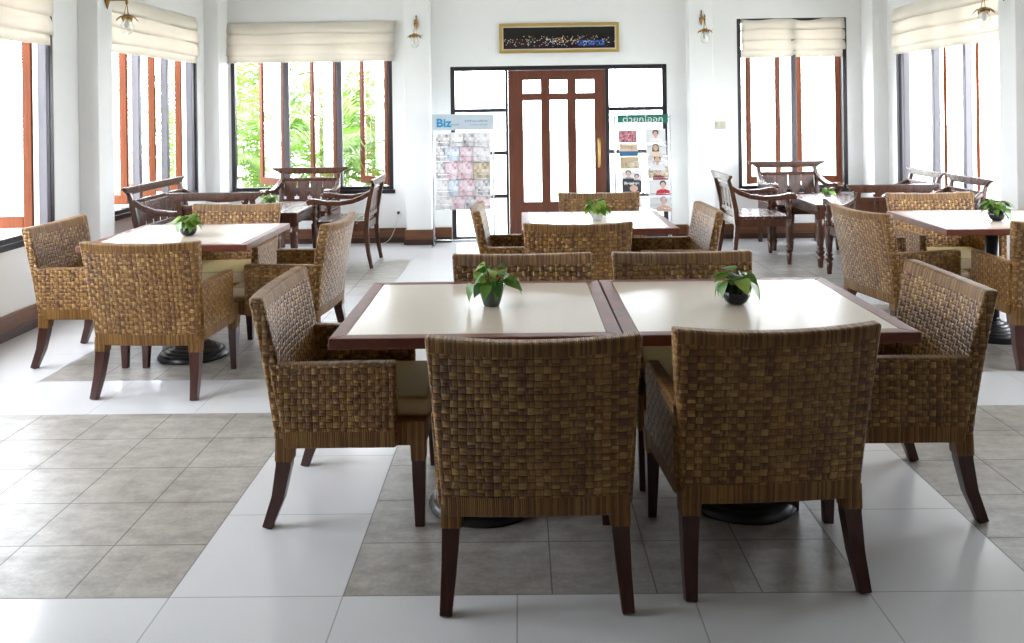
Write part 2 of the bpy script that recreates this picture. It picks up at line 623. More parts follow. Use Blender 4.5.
def add_sweep(bm, path, sizes, up=Vector((1, 0, 0)), n=0, mi=0):
    """sweep a rectangle (n=0) or n-gon along a path; sizes = list of (w along up, h across)"""
    path = [Vector(p) for p in path]
    rings = []
    for i, p in enumerate(path):
        t = (path[min(i + 1, len(path) - 1)] - path[max(i - 1, 0)]).normalized()
        u = (up - t * up.dot(t)).normalized()
        v = t.cross(u)
        w, h = sizes[i] if isinstance(sizes[0], (tuple, list)) else sizes
        if n:
            ring = [bm.verts.new(p + u * (w / 2 * math.cos(2 * PI * k / n)) + v * (h / 2 * math.sin(2 * PI * k / n))) for k in range(n)]
        else:
            ring = [bm.verts.new(p + u * (sx * w / 2) + v * (sy * h / 2)) for sx, sy in ((-1, -1), (1, -1), (1, 1), (-1, 1))]
        rings.append(ring)
    k = len(rings[0])
    fs = [bm.faces.new(rings[0][::-1]), bm.faces.new(rings[-1])]
    for a, b in zip(rings, rings[1:]):
        for i in range(k):
            fs.append(bm.faces.new((a[i], a[(i + 1) % k], b[(i + 1) % k], b[i])))
    for f in fs:
        f.material_index = mi
        f.smooth = bool(n)
    bmesh.ops.recalc_face_normals(bm, faces=fs)


def tube(bm, p0, p1, r, n=10, mi=0):
    d = Vector(p1) - Vector(p0)
    up = Vector((1, 0, 0)) if abs(d.normalized().x) < 0.9 else Vector((0, 1, 0))
    add_sweep(bm, [p0, p1], (2 * r, 2 * r), up, n, mi)


def bez(p0, p1, p2, n=8):
    p0, p1, p2 = Vector(p0), Vector(p1), Vector(p2)
    return [p0 * (1 - t) ** 2 + p1 * 2 * t * (1 - t) + p2 * t * t for t in [i / n for i in range(n + 1)]]


def add_text(bm, s, size, mat4, mi=0, squash=1.0, bold=0.0):
    cu = bpy.data.curves.new('lettering', 'FONT')
    cu.body = s
    cu.size = size
    cu.align_x = 'CENTER'
    cu.align_y = 'CENTER'
    cu.extrude = 0.0008
    cu.offset = bold
    o = bpy.data.objects.new('lettering', cu)
    COL.objects.link(o)
    bpy.context.view_layer.update()
    dg = bpy.context.evaluated_depsgraph_get()
    me = bpy.data.meshes.new_from_object(o.evaluated_get(dg))
    n0 = len(bm.faces)
    me.transform(mat4 @ Matrix.Diagonal((squash, 1, 1, 1)))
    for p in me.polygons:
        p.material_index = mi
    bm.from_mesh(me)
    bm.faces.ensure_lookup_table()
    for f in bm.faces[n0:]:
        f.material_index = mi
    bpy.data.objects.remove(o)
    bpy.data.curves.remove(cu)
    bpy.data.meshes.remove(me)


# ---------------------------------------------------------------- room shell
struct('floor', bx(XL - WT, XR + WT, YF - WT, YB + WT, -0.12, 0.0), M['floor'])
struct('ceiling', bx(XL - WT, XR + WT, YF - WT, YB + WT, ZC, ZC + 0.12), M['ceiling'])


def wall_segments(bm, along, lo, hi, opens, fixed):
    """boxes around openings; along = 'x' or 'y'; opens = [(a,b,z0,z1)]; fixed = (c0,c1)"""
    def B(a, b, z0, z1):
        if b - a < 1e-4 or z1 - z0 < 1e-4:
            return
        if along == 'x':
            add_box(bm, a, b, fixed[0], fixed[1], z0, z1)
        else:
            add_box(bm, fixed[0], fixed[1], a, b, z0, z1)
    cur = lo
    for a, b, z0, z1 in sorted(opens):
        B(cur, a, 0, ZC)
        B(a, b, 0, z0)
        B(a, b, z1, ZC)
        cur = b
    B(cur, hi, 0, ZC)


bm = bmesh.new()
wall_segments(bm, 'y', YF, YB, [(a, b, WZ0, WZ1) for a, b in OPEN_L], (XL - WT, XL))
struct('wall_left', bm, M['wall'])
bm = bmesh.new()
wall_segments(bm, 'y', YF, YB, [(a, b, WZ0, WZ1) for a, b in OPEN_R], (XR, XR + WT))
struct('wall_right', bm, M['wall'])
bm = bmesh.new()
wall_segments(bm, 'x', XL - WT, XR + WT, [BWL, BWR, DOOR], (YB, YB + WT))
struct('wall_back', bm, M['wall'])
struct('wall_front_fill_block', bx(XL - WT, XR + WT, YF - WT, YF, 0, ZC), M['basedark'])  # unseen wall, set close behind the camera and dark to cut fill light

# pilasters, named as trim of the room
pil = [(XL, XL + 0.16, 6.69, 6.93), (XR - 0.16, XR, 6.69, 6.93),
       (XL, XL + 0.16, 9.38, YB), (XR - 0.16, XR, 9.38, YB),
       (-1.275, -0.995, 9.52, YB), (1.875, 2.14, 9.52, YB)]
for i, (a, b, c, d) in enumerate(pil):
    struct('trim_%d' % (i + 1), bx(a, b, c, d, 0, ZC), M['wall'], bevel=0.006)


def baseboard(name, segs):
    """two-tier wooden baseboard; segs = boxes (x0,x1,y0,y1,dx,dy) thickened towards the room"""
    bm = bmesh.new()
    for (x0, x1, y0, y1, kx, ky) in segs:
        add_box(bm, x0, x1, y0, y1, 0.055, 0.165, 0)
        add_box(bm, x0 - (0.012 if kx < 0 else 0), x1 + (0.012 if kx > 0 else 0),
                y0 - (0.012 if ky < 0 else 0), y1 + (0.012 if ky > 0 else 0), 0.0, 0.06, 1)
    return struct(name, bm, [M['base'], M['basedark']], bevel=0.004)


T = 0.02
baseboard('baseboard_left', [(XL, XL + T, YF, 6.69, 1, 0), (XL, XL + T, 6.93, 9.38, 1, 0),
                             (XL + 0.16, XL + 0.16 + T, 6.67, 6.95, 1, 0), (XL, XL + 0.16, 6.69 - T, 6.69, 0, -1),
                             (XL, XL + 0.18, 9.38 - T, 9.38, 0, -1)])
baseboard('baseboard_right', [(XR - T, XR, YF, 6.69, -1, 0), (XR - T, XR, 6.93, 9.38, -1, 0),
                              (XR - 0.16 - T, XR - 0.16, 6.67, 6.95, -1, 0), (XR - 0.16, XR, 6.69 - T, 6.69, 0, -1),
                              (XR - 0.18, XR, 9.38 - T, 9.38, 0, -1)])
baseboard('baseboard_back', [(XL + 0.16, -1.275, YB - T, YB, 0, -1), (-1.295, -0.975, 9.52 - T, 9.52, 0, -1),
                             (-1.295, -1.275, 9.52, YB, -1, 0), (-0.995, -0.975, 9.52, YB, 1, 0),
                             (-0.975, DOOR[0], YB - T, YB, 0, -1), (DOOR[1], 1.855, YB - T, YB, 0, -1),
                             (1.855, 2.16, 9.52 - T, 9.52, 0, -1), (1.855, 1.875, 9.52, YB, -1, 0),
                             (2.14, 2.16, 9.52, YB, 1, 0), (2.16, XR - 0.16, YB - T, YB, 0, -1)])


# ---------------------------------------------------------------- windows
def make_window(name, loc, rz, w, h, mulls, sashes, sash_w, sash_z=(0.05, None)):
    """local x along the wall, y outwards, z up; origin = bottom centre of the opening"""
    r = struct_root(name, loc, rz)
    bm = bmesh.new()
    t, y0, y1 = 0.045, 0.002, 0.075
    add_box(bm, -w / 2, -w / 2 + t, y0, y1, 0, h)
    add_box(bm, w / 2 - t, w / 2, y0, y1, 0, h)
    add_box(bm, -w / 2 + t, w / 2 - t, y0, y1, 0, 0.05)
    add_box(bm, -w / 2 + t, w / 2 - t, y0, y1, h - 0.05, h)
    obj('window_frame', bm, M['black'], r, bevel=0.004)
    bm = bx(-w / 2 - 0.02, w / 2 + 0.02, -0.022, -0.001, -0.03, 0.014)
    obj('window_sill', bm, M['black'], r, bevel=0.004)
    for x in mulls:
        obj('mullion', bx(x - 0.028, x + 0.028, y0 + 0.004, y1 - 0.004, 0.05, h - 0.05), M['mull'], r, bevel=0.005)
    for hx, ang in sashes:
        hh = h - 0.11
        st, d = 0.065, 0.014
        bm = bmesh.new()
        add_box(bm, 0, st, -d, d, 0, hh)
        add_box(bm, sash_w - st, sash_w, -d, d, 0, hh)
        add_box(bm, st, sash_w - st, -d, d, 0, 0.085)
        add_box(bm, st, sash_w - st, -d, d, hh - 0.07, hh)
        s = obj('sash', bm, M['teak'], r, bevel=0.004, loc=(hx, 0.10, 0.055), rot=(0, 0, math.radians(ang)))
        obj('pane', bx(st, sash_w - st, -0.003, 0.003, 0.085, hh - 0.07), M['glass'], s)
    return r


hz = WZ1 - WZ0
yc = (4.22 + 6.33) / 2
make_window('window_1', (XL, yc, WZ0), PI / 2, 2.11, hz, [4.93 - yc, 5.60 - yc, 6.275 - yc], [(4.86 - yc, 92), (5.53 - yc, 92), (6.225 - yc, 92)], 0.60)
yc = (7.03 + 9.17) / 2
make_window('window_2', (XL, yc, WZ0), PI / 2, 2.14, hz, [7.80 - yc, 8.42 - yc, 9.06 - yc], [(7.735 - yc, 92), (8.335 - yc, 92), (8.985 - yc, 92)], 0.56)
w3 = BWL[1] - BWL[0]
xc = (BWL[0] + BWL[1]) / 2
make_window('window_3', (xc, YB, BWL[2]), 0, w3, BWL[3] - BWL[2], [-2.644 - xc, -2.044 - xc],
            [(-2.69 - xc, 137), (-2.09 - xc, 137), (-1.50 - xc, 137)], 0.53)
w4 = BWR[1] - BWR[0]
xc = (BWR[0] + BWR[1]) / 2
make_window('window_4', (xc, YB, BWR[2]), 0, w4, BWR[3] - BWR[2], [3.085 - xc], [(2.57 - xc, 30), (3.645 - xc, 138)], 0.53)
yc = (7.00 + 9.17) / 2
make_window('window_5', (XR, yc, WZ0), -PI / 2, 2.17, hz, [-(9.04 - yc), -(8.39 - yc), -(7.80 - yc)],
            [(-(8.33 - yc), 153.6), (-(7.74 - yc), 152.3)], 0.56)
yc = (4.22 + 6.33) / 2
make_window('window_7', (XL, 3.05, WZ0), PI / 2, 1.50, hz, [0.0], [(-0.05, 92), (0.68, 92)], 0.60)
make_window('window_6', (XR, yc, WZ0), -PI / 2, 2.11, hz, [-(6.24 - yc), -(5.60 - yc), -(4.93 - yc)],
            [(-(5.30 - yc), 150), (-(4.60 - yc), 150)], 0.56)


# ---------------------------------------------------------------- entrance door with sidelights
def make_door():
    x0, x1, h = DOOR[0], DOOR[1], DOOR[3]
    r = struct_root('door_1', (0, YB, 0))
    y0, y1 = 0.03, 0.11
    t = 0.05
    la, lb = -0.165, 0.985                 # opening of the door leaf
    bm = bmesh.new()
    add_box(bm, x0, x0 + t, y0, y1, 0, h)
    add_box(bm, x1 - t, x1, y0, y1, 0, h)
    add_box(bm, x0 + t, x1 - t, y0, y1, h - 0.05, h)
    add_box(bm, la, la + 0.03, y0, y1, 0, h - 0.05)
    add_box(bm, lb - 0.02, lb + 0.025, y0, y1, 0, h - 0.05)
    for a, b in ((x0 + t, la), (lb + 0.025, x1 - t)):
        add_box(bm, a, b, y0, y1, 0, 0.05)
        for z in (0.503, 0.992, 1.475):
            add_box(bm, a, b, y0, y1, z - 0.022, z + 0.022)
    obj('door_frame', bm, M['black'], r, bevel=0.004)
    zs = [0.05, 0.503, 0.992, 1.475, h - 0.05]
    for a, b in ((x0 + t, la), (lb, x1 - t)):
        for i in range(4):
            obj('sidelight_pane', bx(a, b, 0.068, 0.074, zs[i] + (0.022 if i else 0), zs[i + 1] - (0.022 if i < 3 else 0)), M['glass'], r)
    # the wooden leaf: three small panes over three tall ones
    a, b = la + 0.032, lb - 0.022
    bm = bmesh.new()
    yy0, yy1 = 0.04, 0.09
    cols = [(0.035, 0.238), (0.338, 0.536), (0.634, 0.842)]
    rows = [(0.433, 1.583), (1.662, 1.813)]
    xs = [a] + [v for c in cols for v in c] + [b]
    for i in range(0, 8, 2):
        add_box(bm, xs[i], xs[i + 1], yy0, yy1, 0.01, h - 0.052)
    for ca, cb in cols:
        add_box(bm, ca, cb, yy0, yy1, 0.01, rows[0][0])
        add_box(bm, ca, cb, yy0, yy1, rows[0][1], rows[1][0])
        add_box(bm, ca, cb, yy0, yy1, rows[1][1], h - 0.052)
    leaf = obj('door_leaf', bm, M['doorwood'], r)
    for ca, cb in cols:
        for za, zb in rows:
            obj('door_pane', bx(ca, cb, 0.062, 0.068, za, zb), M['glass'], leaf)
    bm = bmesh.new()
    add_sweep(bm, [(0.885, 0.04, 0.82), (0.885, -0.015, 0.85), (0.885, -0.03, 0.98), (0.885, -0.015, 1.11), (0.885, 0.04, 1.14)], (0.03, 0.022), Vector((1, 0, 0)), 8)
    obj('door_handle', bm, M['gold'], leaf, smooth=True)
    return r


make_door()


# ---------------------------------------------------------------- wicker dining chair
def panel_grid(nx, nz, fn, xs, zs, mat_of):
    """closed slab: fn(s, t, side) -> point; xs, zs are grid params in 0..1"""
    bm = bmesh.new()
    fr = [[bm.verts.new(fn(s, t, 0)) for s in xs] for t in zs]
    bk = [[bm.verts.new(fn(s, t, 1)) for s in xs] for t in zs]
    I, J = len(zs) - 1, len(xs) - 1
    fs = []

    def q(vs, mi):
        f = bm.faces.new(vs)
        f.material_index = mi
        fs.append(f)
    for i in range(I):
        for j in range(J):
            mi = mat_of(0.5 * (zs[i] + zs[i + 1]))
            q((fr[i][j], fr[i][j + 1], fr[i + 1][j + 1], fr[i + 1][j]), mi)
            q((bk[i][j + 1], bk[i][j], bk[i + 1][j], bk[i + 1][j + 1]), mi)
    for i in range(I):
        q((fr[i][0], fr[i + 1][0], bk[i + 1][0], bk[i][0]), 0)
        q((fr[i + 1][J], fr[i][J], bk[i][J], bk[i + 1][J]), 0)
    for j in range(J):
        q((fr[I][j], fr[I][j + 1], bk[I][j + 1], bk[I][j]), 1)
        q((fr[0][j + 1], fr[0][j], bk[0][j], bk[0][j + 1]), 1)
    bmesh.ops.recalc_face_normals(bm, faces=fs)
    return bm


def make_wicker_chair(loc, rz, label):
    r = thing('wicker_armchair', label, 'chair', loc, rz, 'wicker dining chairs')
    Z0, Z1 = 0.274, 0.836
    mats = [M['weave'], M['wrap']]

    def back(s, t, side):
        half = 0.278 + 0.042 * t
        u = s * 2 - 1
        z = Z0 + (Z1 - Z0) * t - (0.012 * (1 - u * u)) * t
        th = 0.062 - 0.008 * t
        y = -0.266 - 0.078 * t ** 1.35 - 0.034 * (1 - u * u) * (0.35 + 0.65 * t)
        return (u * half, y + (th if side == 0 else 0.0), z)
    xs = [i / 14 for i in range(15)]
    zs = [0, 0.115] + [0.115 + 0.805 * i / 10 for i in range(1, 11)] + [1.0]
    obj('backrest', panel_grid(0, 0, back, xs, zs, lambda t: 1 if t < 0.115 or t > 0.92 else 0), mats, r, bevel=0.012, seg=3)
    for sx in (-1, 1):
        def arm(s, t, side, sx=sx):
            y = -0.225 + s * 0.40
            xo = sx * (0.298 + 0.012 * t * (1 - s))
            return (xo - (sx * 0.05 if side == 0 else 0), y - 0.055 * t * (1 - s), 0.290 + 0.305 * t)
        zs2 = [0, 0.2, 0.4, 0.6, 0.8, 0.93, 1.0]
        xs2 = [i / 6 for i in range(7)]
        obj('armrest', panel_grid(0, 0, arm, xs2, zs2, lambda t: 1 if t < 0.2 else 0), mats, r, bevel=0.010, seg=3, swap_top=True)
    bm = bmesh.new()
    add_box(bm, -0.286, 0.286, -0.21, 0.280, 0.292, 0.382)
    obj('seat_frame', bm, M['wrap'], r, bevel=0.010, seg=2)
    bm = bmesh.new()
    add_box(bm, -0.243, 0.243, -0.205, 0.290, 0.375, 0.452, 0)
    bm.faces.ensure_lookup_table()
    for f in bm.faces:
        f.normal_update()
        if abs(f.normal.z) < 0.5:
            f.material_index = 1
    obj('seat_cushion', bm, [M['cushion'], M['cushion_front']], r, bevel=0.028, seg=4)
    for sx in (-1, 1):
        # rear leg, sabre-shaped
        bm = bmesh.new()
        pts = [(sx * 0.254, -0.232, 0.315), (sx * 0.256, -0.238, 0.22), (sx * 0.262, -0.258, 0.11), (sx * 0.270, -0.298, 0.0)]
        add_sweep(bm, pts, [(0.056, 0.058), (0.054, 0.054), (0.046, 0.046), (0.037, 0.036)])
        l = obj('leg', bm, M['mahog'], r, bevel=0.003)
        bm = bmesh.new()
        add_sweep(bm, [(sx * 0.254, -0.231, 0.318), (sx * 0.255, -0.236, 0.238)], [(0.062, 0.066), (0.060, 0.062)])
        obj('leg_wrap', bm, M['wrap'], l, bevel=0.004)
        # front leg, gently tapered
        bm = bmesh.new()
        pts = [(sx * 0.262, 0.250, 0.315), (sx * 0.262, 0.250, 0.18), (sx * 0.266, 0.252, 0.0)]
        add_sweep(bm, pts, [(0.048, 0.050), (0.044, 0.046), (0.032, 0.034)])
        l = obj('leg', bm, M['mahog'], r, bevel=0.003)
        bm = bmesh.new()
        add_sweep(bm, [(sx * 0.262, 0.250, 0.318), (sx * 0.262, 0.250, 0.238)], [(0.055, 0.057), (0.051, 0.053)])
        obj('leg_wrap', bm, M['wrap'], l, bevel=0.004)
    return r


D = math.radians
CHAIRS = [
    ((0.028, 2.845, 0), D(0.5), 'wicker armchair seen from behind, at the near left of the two joined tables'),
    ((0.745, 2.925, 0), D(4), 'wicker armchair seen from behind and turned, at the near right of the joined tables'),
    ((-0.632, 3.365, 0), D(-90), 'wicker armchair at the left end of the two joined tables'),
    ((1.335, 3.36, 0), D(90), 'wicker armchair at the right end of the two joined tables'),
    ((0.00, 3.62, 0), D(180), 'wicker armchair on the far left side of the joined tables, only its back showing'),
    ((0.728, 3.62, 0), D(180), 'wicker armchair on the far right side of the joined tables, only its back showing'),
    ((0.325, 5.30, 0), D(0), 'wicker armchair with its back to us at the small table before the door'),
    ((0.605, 6.40, 0), D(180), 'wicker armchair nearest the entrance door, facing us across the small table'),
    ((0.025, 5.88, 0), D(-90), 'wicker armchair seen edge-on at the left of the table before the door'),
    ((0.915, 5.68, 0), D(91), 'wicker armchair at the right of the table before the door'),
    ((-1.968, 4.775, 0), D(-3.4), 'wicker armchair with its back to us at the table on the left'),
    ((-2.585, 5.32, 0), D(-92), 'wicker armchair closest to the left wall baseboard'),
    ((-1.45, 5.35, 0), D(86), 'wicker armchair at the right side of the left table, its back to the aisle'),
    ((-2.06, 5.90, 0), D(180), 'wicker armchair behind the left table, in front of a wooden settee'),
    ((2.46, 5.54, 0), D(-80), 'wicker armchair at the left side of the table on the right, back to the aisle'),
    ((3.02, 6.08, 0), D(180), 'wicker armchair behind the table on the right, facing us'),
    ((3.045, 5.12, 0), D(0), 'wicker armchair cut off by the right edge of the picture, backing towards us'),
]
chair0 = make_wicker_chair(*CHAIRS[0])
for c in CHAIRS[1:]:
    dup(chair0, *c)


# ---------------------------------------------------------------- pedestal dining table
def make_table(loc, rz, label):
    r = thing('pedestal_table', label, 'table', loc, rz, 'square cream-topped dining tables')
    W, Dp, e = 0.969, 0.915, 0.052
    bm = bmesh.new()
    a, b = W / 2, Dp / 2
    z0, z1 = 0.713, 0.75
    # mitred edge frame
    o4 = [(-a, -b), (a, -b), (a, b), (-a, b)]
    i4 = [(-a + e, -b + e), (a - e, -b + e), (a - e, b - e), (-a + e, b - e)]
    for k in range(4):
        k2 = (k + 1) % 4
        add_prism(bm, [o4[k], o4[k2], i4[k2], i4[k]], 'z', z0, z1)
    obj('table_edge', bm, M['edge'], r, bevel=0.004)
    obj('tabletop', bx(-a + e, a - e, -b + e, b - e, 0.715, 0.7495), M['laminate'], r)
    bm = bmesh.new()
    add_box(bm, -0.28, 0.28, -0.03, 0.03, 0.685, 0.708)
    add_box(bm, -0.03, 0.03, -0.28, -0.03, 0.685, 0.708)
    add_box(bm, -0.03, 0.03, 0.03, 0.28, 0.685, 0.708)
    obj('top_bracket', bm, M['iron'], r, bevel=0.003)
    bm = bmesh.new()
    add_lathe(bm, [(0.04, 0.05), (0.04, 0.69)], seg=20)
    obj('pedestal', bm, M['iron'], r)
    bm = bmesh.new()
    prof = [(0.205, 0.0), (0.210, 0.010), (0.200, 0.024)]
    for k in range(6):
        rr = 0.194 - k * 0.026
        zz = 0.026 + k * 0.013
        prof += [(rr, zz + 0.007), (rr - 0.012, zz + 0.013), (rr - 0.018, zz + 0.008)]
    prof += [(0.045, 0.112), (0.04, 0.125)]
    add_lathe(bm, prof, seg=40)
    obj('pedestal_base', bm, M['iron'], r)
    return r


table0 = make_table((-0.157, 3.275, 0), D(0.15), 'cream-topped square table on the left of the joined pair in front')
for loc, rz, lab in [((0.817, 3.279, 0), D(0.15), 'cream-topped square table on the right of the joined pair in front'),
                     ((0.485, 5.73, 0), D(0), 'cream-topped square table standing before the entrance door'),
                     ((-2.035, 5.29, 0), D(0), 'cream-topped square table near the left wall'),
                     ((3.005, 5.53, 0), D(-2), 'cream-topped square table at the right edge of the room')]:
    dup(table0, loc, rz, lab)


# ---------------------------------------------------------------- potted plants
def leaf_pts(L, W):
    """heart-shaped leaf blade as rows of (along, half width)"""
    return [(0.0, 0.10), (0.10, 0.40), (0.25, 0.50), (0.45, 0.45), (0.65, 0.32), (0.85, 0.14), (1.0, 0.0)]


def add_leaf(bm, base, yaw, pitch, L, W, droop, mi=0, roll=0.0):
    m = Matrix.Translation(base) @ Matrix.Rotation(yaw, 4, 'Z') @ Matrix.Rotation(-pitch, 4, 'Y') @ Matrix.Rotation(roll, 4, 'X')
    prev = None
    for t, hw in leaf_pts(L, W):
        x = L * t
        z = -droop * L * t * t
        l = bm.verts.new(m @ Vector((x, -hw * W, z + 0.18 * hw * W)))
        c = bm.verts.new(m @ Vector((x, 0, z)))
        rr = bm.verts.new(m @ Vector((x, hw * W, z + 0.18 * hw * W)))
        if prev:
            for q in ((prev[0], prev[1], c, l), (prev[1], prev[2], rr, c)):
                f = bm.faces.new(q)
                f.material_index = mi
                f.smooth = True
        prev = (l, c, rr)


def potted(loc, label, kind, seed, n=16, spread=1.0, dark=False, size=1.0):
    rnd = random.Random(seed)
    r = thing('potted_plant', label, 'plant', loc, 0, 'small potted trailing plants on the tables')
    bm = bmesh.new()
    if kind == 'ball':
        prof = [(0.026, 0.0), (0.040, 0.010), (0.052, 0.032), (0.050, 0.055), (0.038, 0.072), (0.040, 0.078), (0.034, 0.078), (0.034, 0.066)]
    else:
        prof = [(0.027, 0.0), (0.031, 0.004), (0.041, 0.035), (0.050, 0.070), (0.053, 0.078), (0.047, 0.078), (0.045, 0.066)]
    prof = [(a * size, b * size) for a, b in prof]
    add_lathe(bm, prof, seg=28, cap=False)
    bmesh.ops.holes_fill(bm, edges=[e for e in bm.edges if e.is_boundary], sides=40)
    obj('pot', bm, M['pot_black'] if kind in ('ball', 'black') else (M['pot_green'] if kind == 'cup' else M['pot_white']), r)
    bm = bmesh.new()
    add_lathe(bm, [(0.012 * size, 0.062 * size), (0.036 * size if kind == 'ball' else 0.044 * size, 0.066 * size), (0.01 * size, 0.070 * size)], seg=16)
    obj('soil', bm, M['soil'], r)
    fo, st = bmesh.new(), bmesh.new()
    for i in range(n):
        a = 2 * PI * i / n * 2.6 + rnd.uniform(-0.4, 0.4)
        el = rnd.choice([-0.15, 0.05, 0.3, 0.6, 1.1])
        reach = rnd.uniform(0.03, 0.068) * spread * size
        top = Vector((math.cos(a) * math.cos(el) * reach, math.sin(a) * math.cos(el) * reach, 0.075 * size + math.sin(el) * reach * 0.9 + 0.012))
        base = Vector((math.cos(a) * 0.012, math.sin(a) * 0.012, 0.066 * size))
        mid = (base + top) / 2 + Vector((0, 0, 0.022 * size))
        add_sweep(st, bez(base, mid, top, 4), (0.003, 0.003), Vector((0.3, 0.9, 0.1)), 5)
        L = rnd.uniform(0.050, 0.074) * size
        add_leaf(fo, top, a + rnd.uniform(-0.5, 0.5), el * 0.6 - rnd.uniform(0.3, 0.9), L, L * 0.85, rnd.uniform(0.25, 0.6),
                 rnd.choice([0, 0, 1, 2] if dark else [0, 1, 1, 0]), rnd.uniform(-0.5, 0.5))
    obj('foliage', fo, [M['leaf'], M['leaf2'], M['leafd']], r)
    obj('stems', st, M['leaf2'], r)
    return r


potted((-0.118, 3.27, 0.75), 'potted plant in a dark greenish cup on the left joined table', 'cup', 3, 24, 1.15, True)
potted((0.806, 3.255, 0.75), 'potted plant in a round black pot on the right joined table', 'ball', 8, 18, 0.95, True)
potted((0.50, 5.70, 0.75), 'potted plant in a pale glazed cup on the table before the door', 'pale', 5, 30, 1.0, False, 0.98)
potted((-2.03, 5.22, 0.75), 'potted plant in a black pot on the table near the left wall', 'ball', 12, 26, 0.85, False, 1.0)
potted((2.99, 5.44, 0.75), 'potted plant in a black pot on the table at the right edge', 'ball', 21, 28, 1.0, True, 0.95)


# ---------------------------------------------------------------- carved wooden armchairs and settees
LEGPROF = [(a * 1.18, b) for a, b in [(0.014, 0.0), (0.018, 0.006), (0.022, 0.06), (0.026, 0.10), (0.018, 0.112), (0.031, 0.128), (0.031, 0.142), (0.019, 0.155),
           (0.030, 0.170), (0.019, 0.184), (0.022, 0.20), (0.031, 0.30), (0.033, 0.35), (0.033, 0.43)]]
ARMPOST = [(a * 1.15, b) for a, b in [(0.030, 0.43), (0.018, 0.445), (0.030, 0.462), (0.018, 0.480), (0.026, 0.51), (0.030, 0.545), (0.018, 0.575), (0.028, 0.59), (0.028, 0.615)]]


def make_wood_seat(name, label, cat, loc, rz, W, slats, group):
    r = thing(name, label, cat, loc, rz, group)
    m = M['dark']
    px = W / 2 - 0.105
    lx = W / 2 - 0.085
    bm = bmesh.new()
    pts = [(-W / 2, 0.842), (W / 2, 0.842), (W / 2 - 0.005, 0.822), (W / 2 - 0.05, 0.804), (W / 2 - 0.085, 0.776), (-W / 2 + 0.085, 0.776), (-W / 2 + 0.05, 0.804), (-W / 2 + 0.005, 0.822)]
    add_prism(bm, pts, 'y', -0.385, -0.350)
    obj('crest_rail', bm, m, r, bevel=0.006)
    for sx in (-1, 1):
        bm = bmesh.new()
        path = [(sx * px, -0.335, 0.0), (sx * px, -0.300, 0.16), (sx * px, -0.280, 0.36), (sx * px, -0.295, 0.52), (sx * px, -0.330, 0.68), (sx * px, -0.362, 0.783)]
        add_sweep(bm, path, [(0.036, 0.036), (0.04, 0.042), (0.042, 0.052), (0.042, 0.052), (0.04, 0.046), (0.036, 0.036)])
        obj('rear_post', bm, m, r, bevel=0.004)
        bm = bmesh.new()
        add_lathe(bm, LEGPROF, (sx * lx, 0.265, 0), 18)
        obj('leg', bm, m, r)
        bm = bmesh.new()
        add_lathe(bm, ARMPOST, (sx * lx, 0.265, 0), 16)
        obj('arm_support', bm, m, r)
        bm = bmesh.new()
        path = [(sx * px, -0.325, 0.715), (sx * (px + 0.012), -0.25, 0.672), (sx * (px + 0.02), -0.14, 0.638), (sx * lx, 0.0, 0.620), (sx * lx, 0.14, 0.624), (sx * lx, 0.25, 0.640), (sx * lx, 0.315, 0.640), (sx * lx, 0.345, 0.618)]
        add_sweep(bm, path, [(0.038, 0.040), (0.044, 0.044), (0.052, 0.044), (0.056, 0.044), (0.060, 0.044), (0.062, 0.050), (0.062, 0.058), (0.054, 0.048)])
        obj('arm', bm, m, r, bevel=0.008)
    bm = bmesh.new()
    add_box(bm, -px, px, -0.335, -0.308, 0.700, 0.735)
    add_box(bm, -px, px, -0.305, -0.275, 0.475, 0.515)
    obj('back_rail', bm, m, r, bevel=0.004)
    n = slats
    gap = 0.009
    sw = (2 * px - 0.04 - gap * (n + 1)) / n
    for i in range(n):
        x0 = -px + 0.02 + gap + i * (sw + gap)
        bm = bmesh.new()
        # a slat notched at its foot, leaning back
        pts = [(x0, 0.545), (x0 + 0.020, 0.545), (x0 + 0.020, 0.510), (x0 + sw - 0.020, 0.510), (x0 + sw - 0.020, 0.545), (x0 + sw, 0.545), (x0 + sw, 0.702), (x0, 0.702)]
        add_prism(bm, pts, 'y', -0.009, 0.009)
        for v in bm.verts:
            v.co.y += -0.290 - 0.031 * (v.co.z - 0.51) / 0.227
        obj('back_slat', bm, m, r, bevel=0.003)
    bm = bmesh.new()
    k = 6
    for i in range(k):
        ya = -0.275 + i * 0.565 / k
        add_box(bm, -lx + 0.0, lx - 0.0, ya, ya + 0.565 / k - 0.008, 0.428, 0.452)
    obj('seat', bm, m, r, bevel=0.004)
    bm = bmesh.new()
    add_box(bm, -lx + 0.02, lx - 0.02, 0.252, 0.278, 0.355, 0.428)
    add_box(bm, -lx + 0.02, lx - 0.02, -0.29, -0.262, 0.355, 0.428)
    add_box(bm, -lx - 0.012, -lx + 0.014, -0.27, 0.25, 0.355, 0.428)
    add_box(bm, lx - 0.014, lx + 0.012, -0.27, 0.25, 0.355, 0.428)
    obj('seat_rail', bm, m, r, bevel=0.004)
    return r


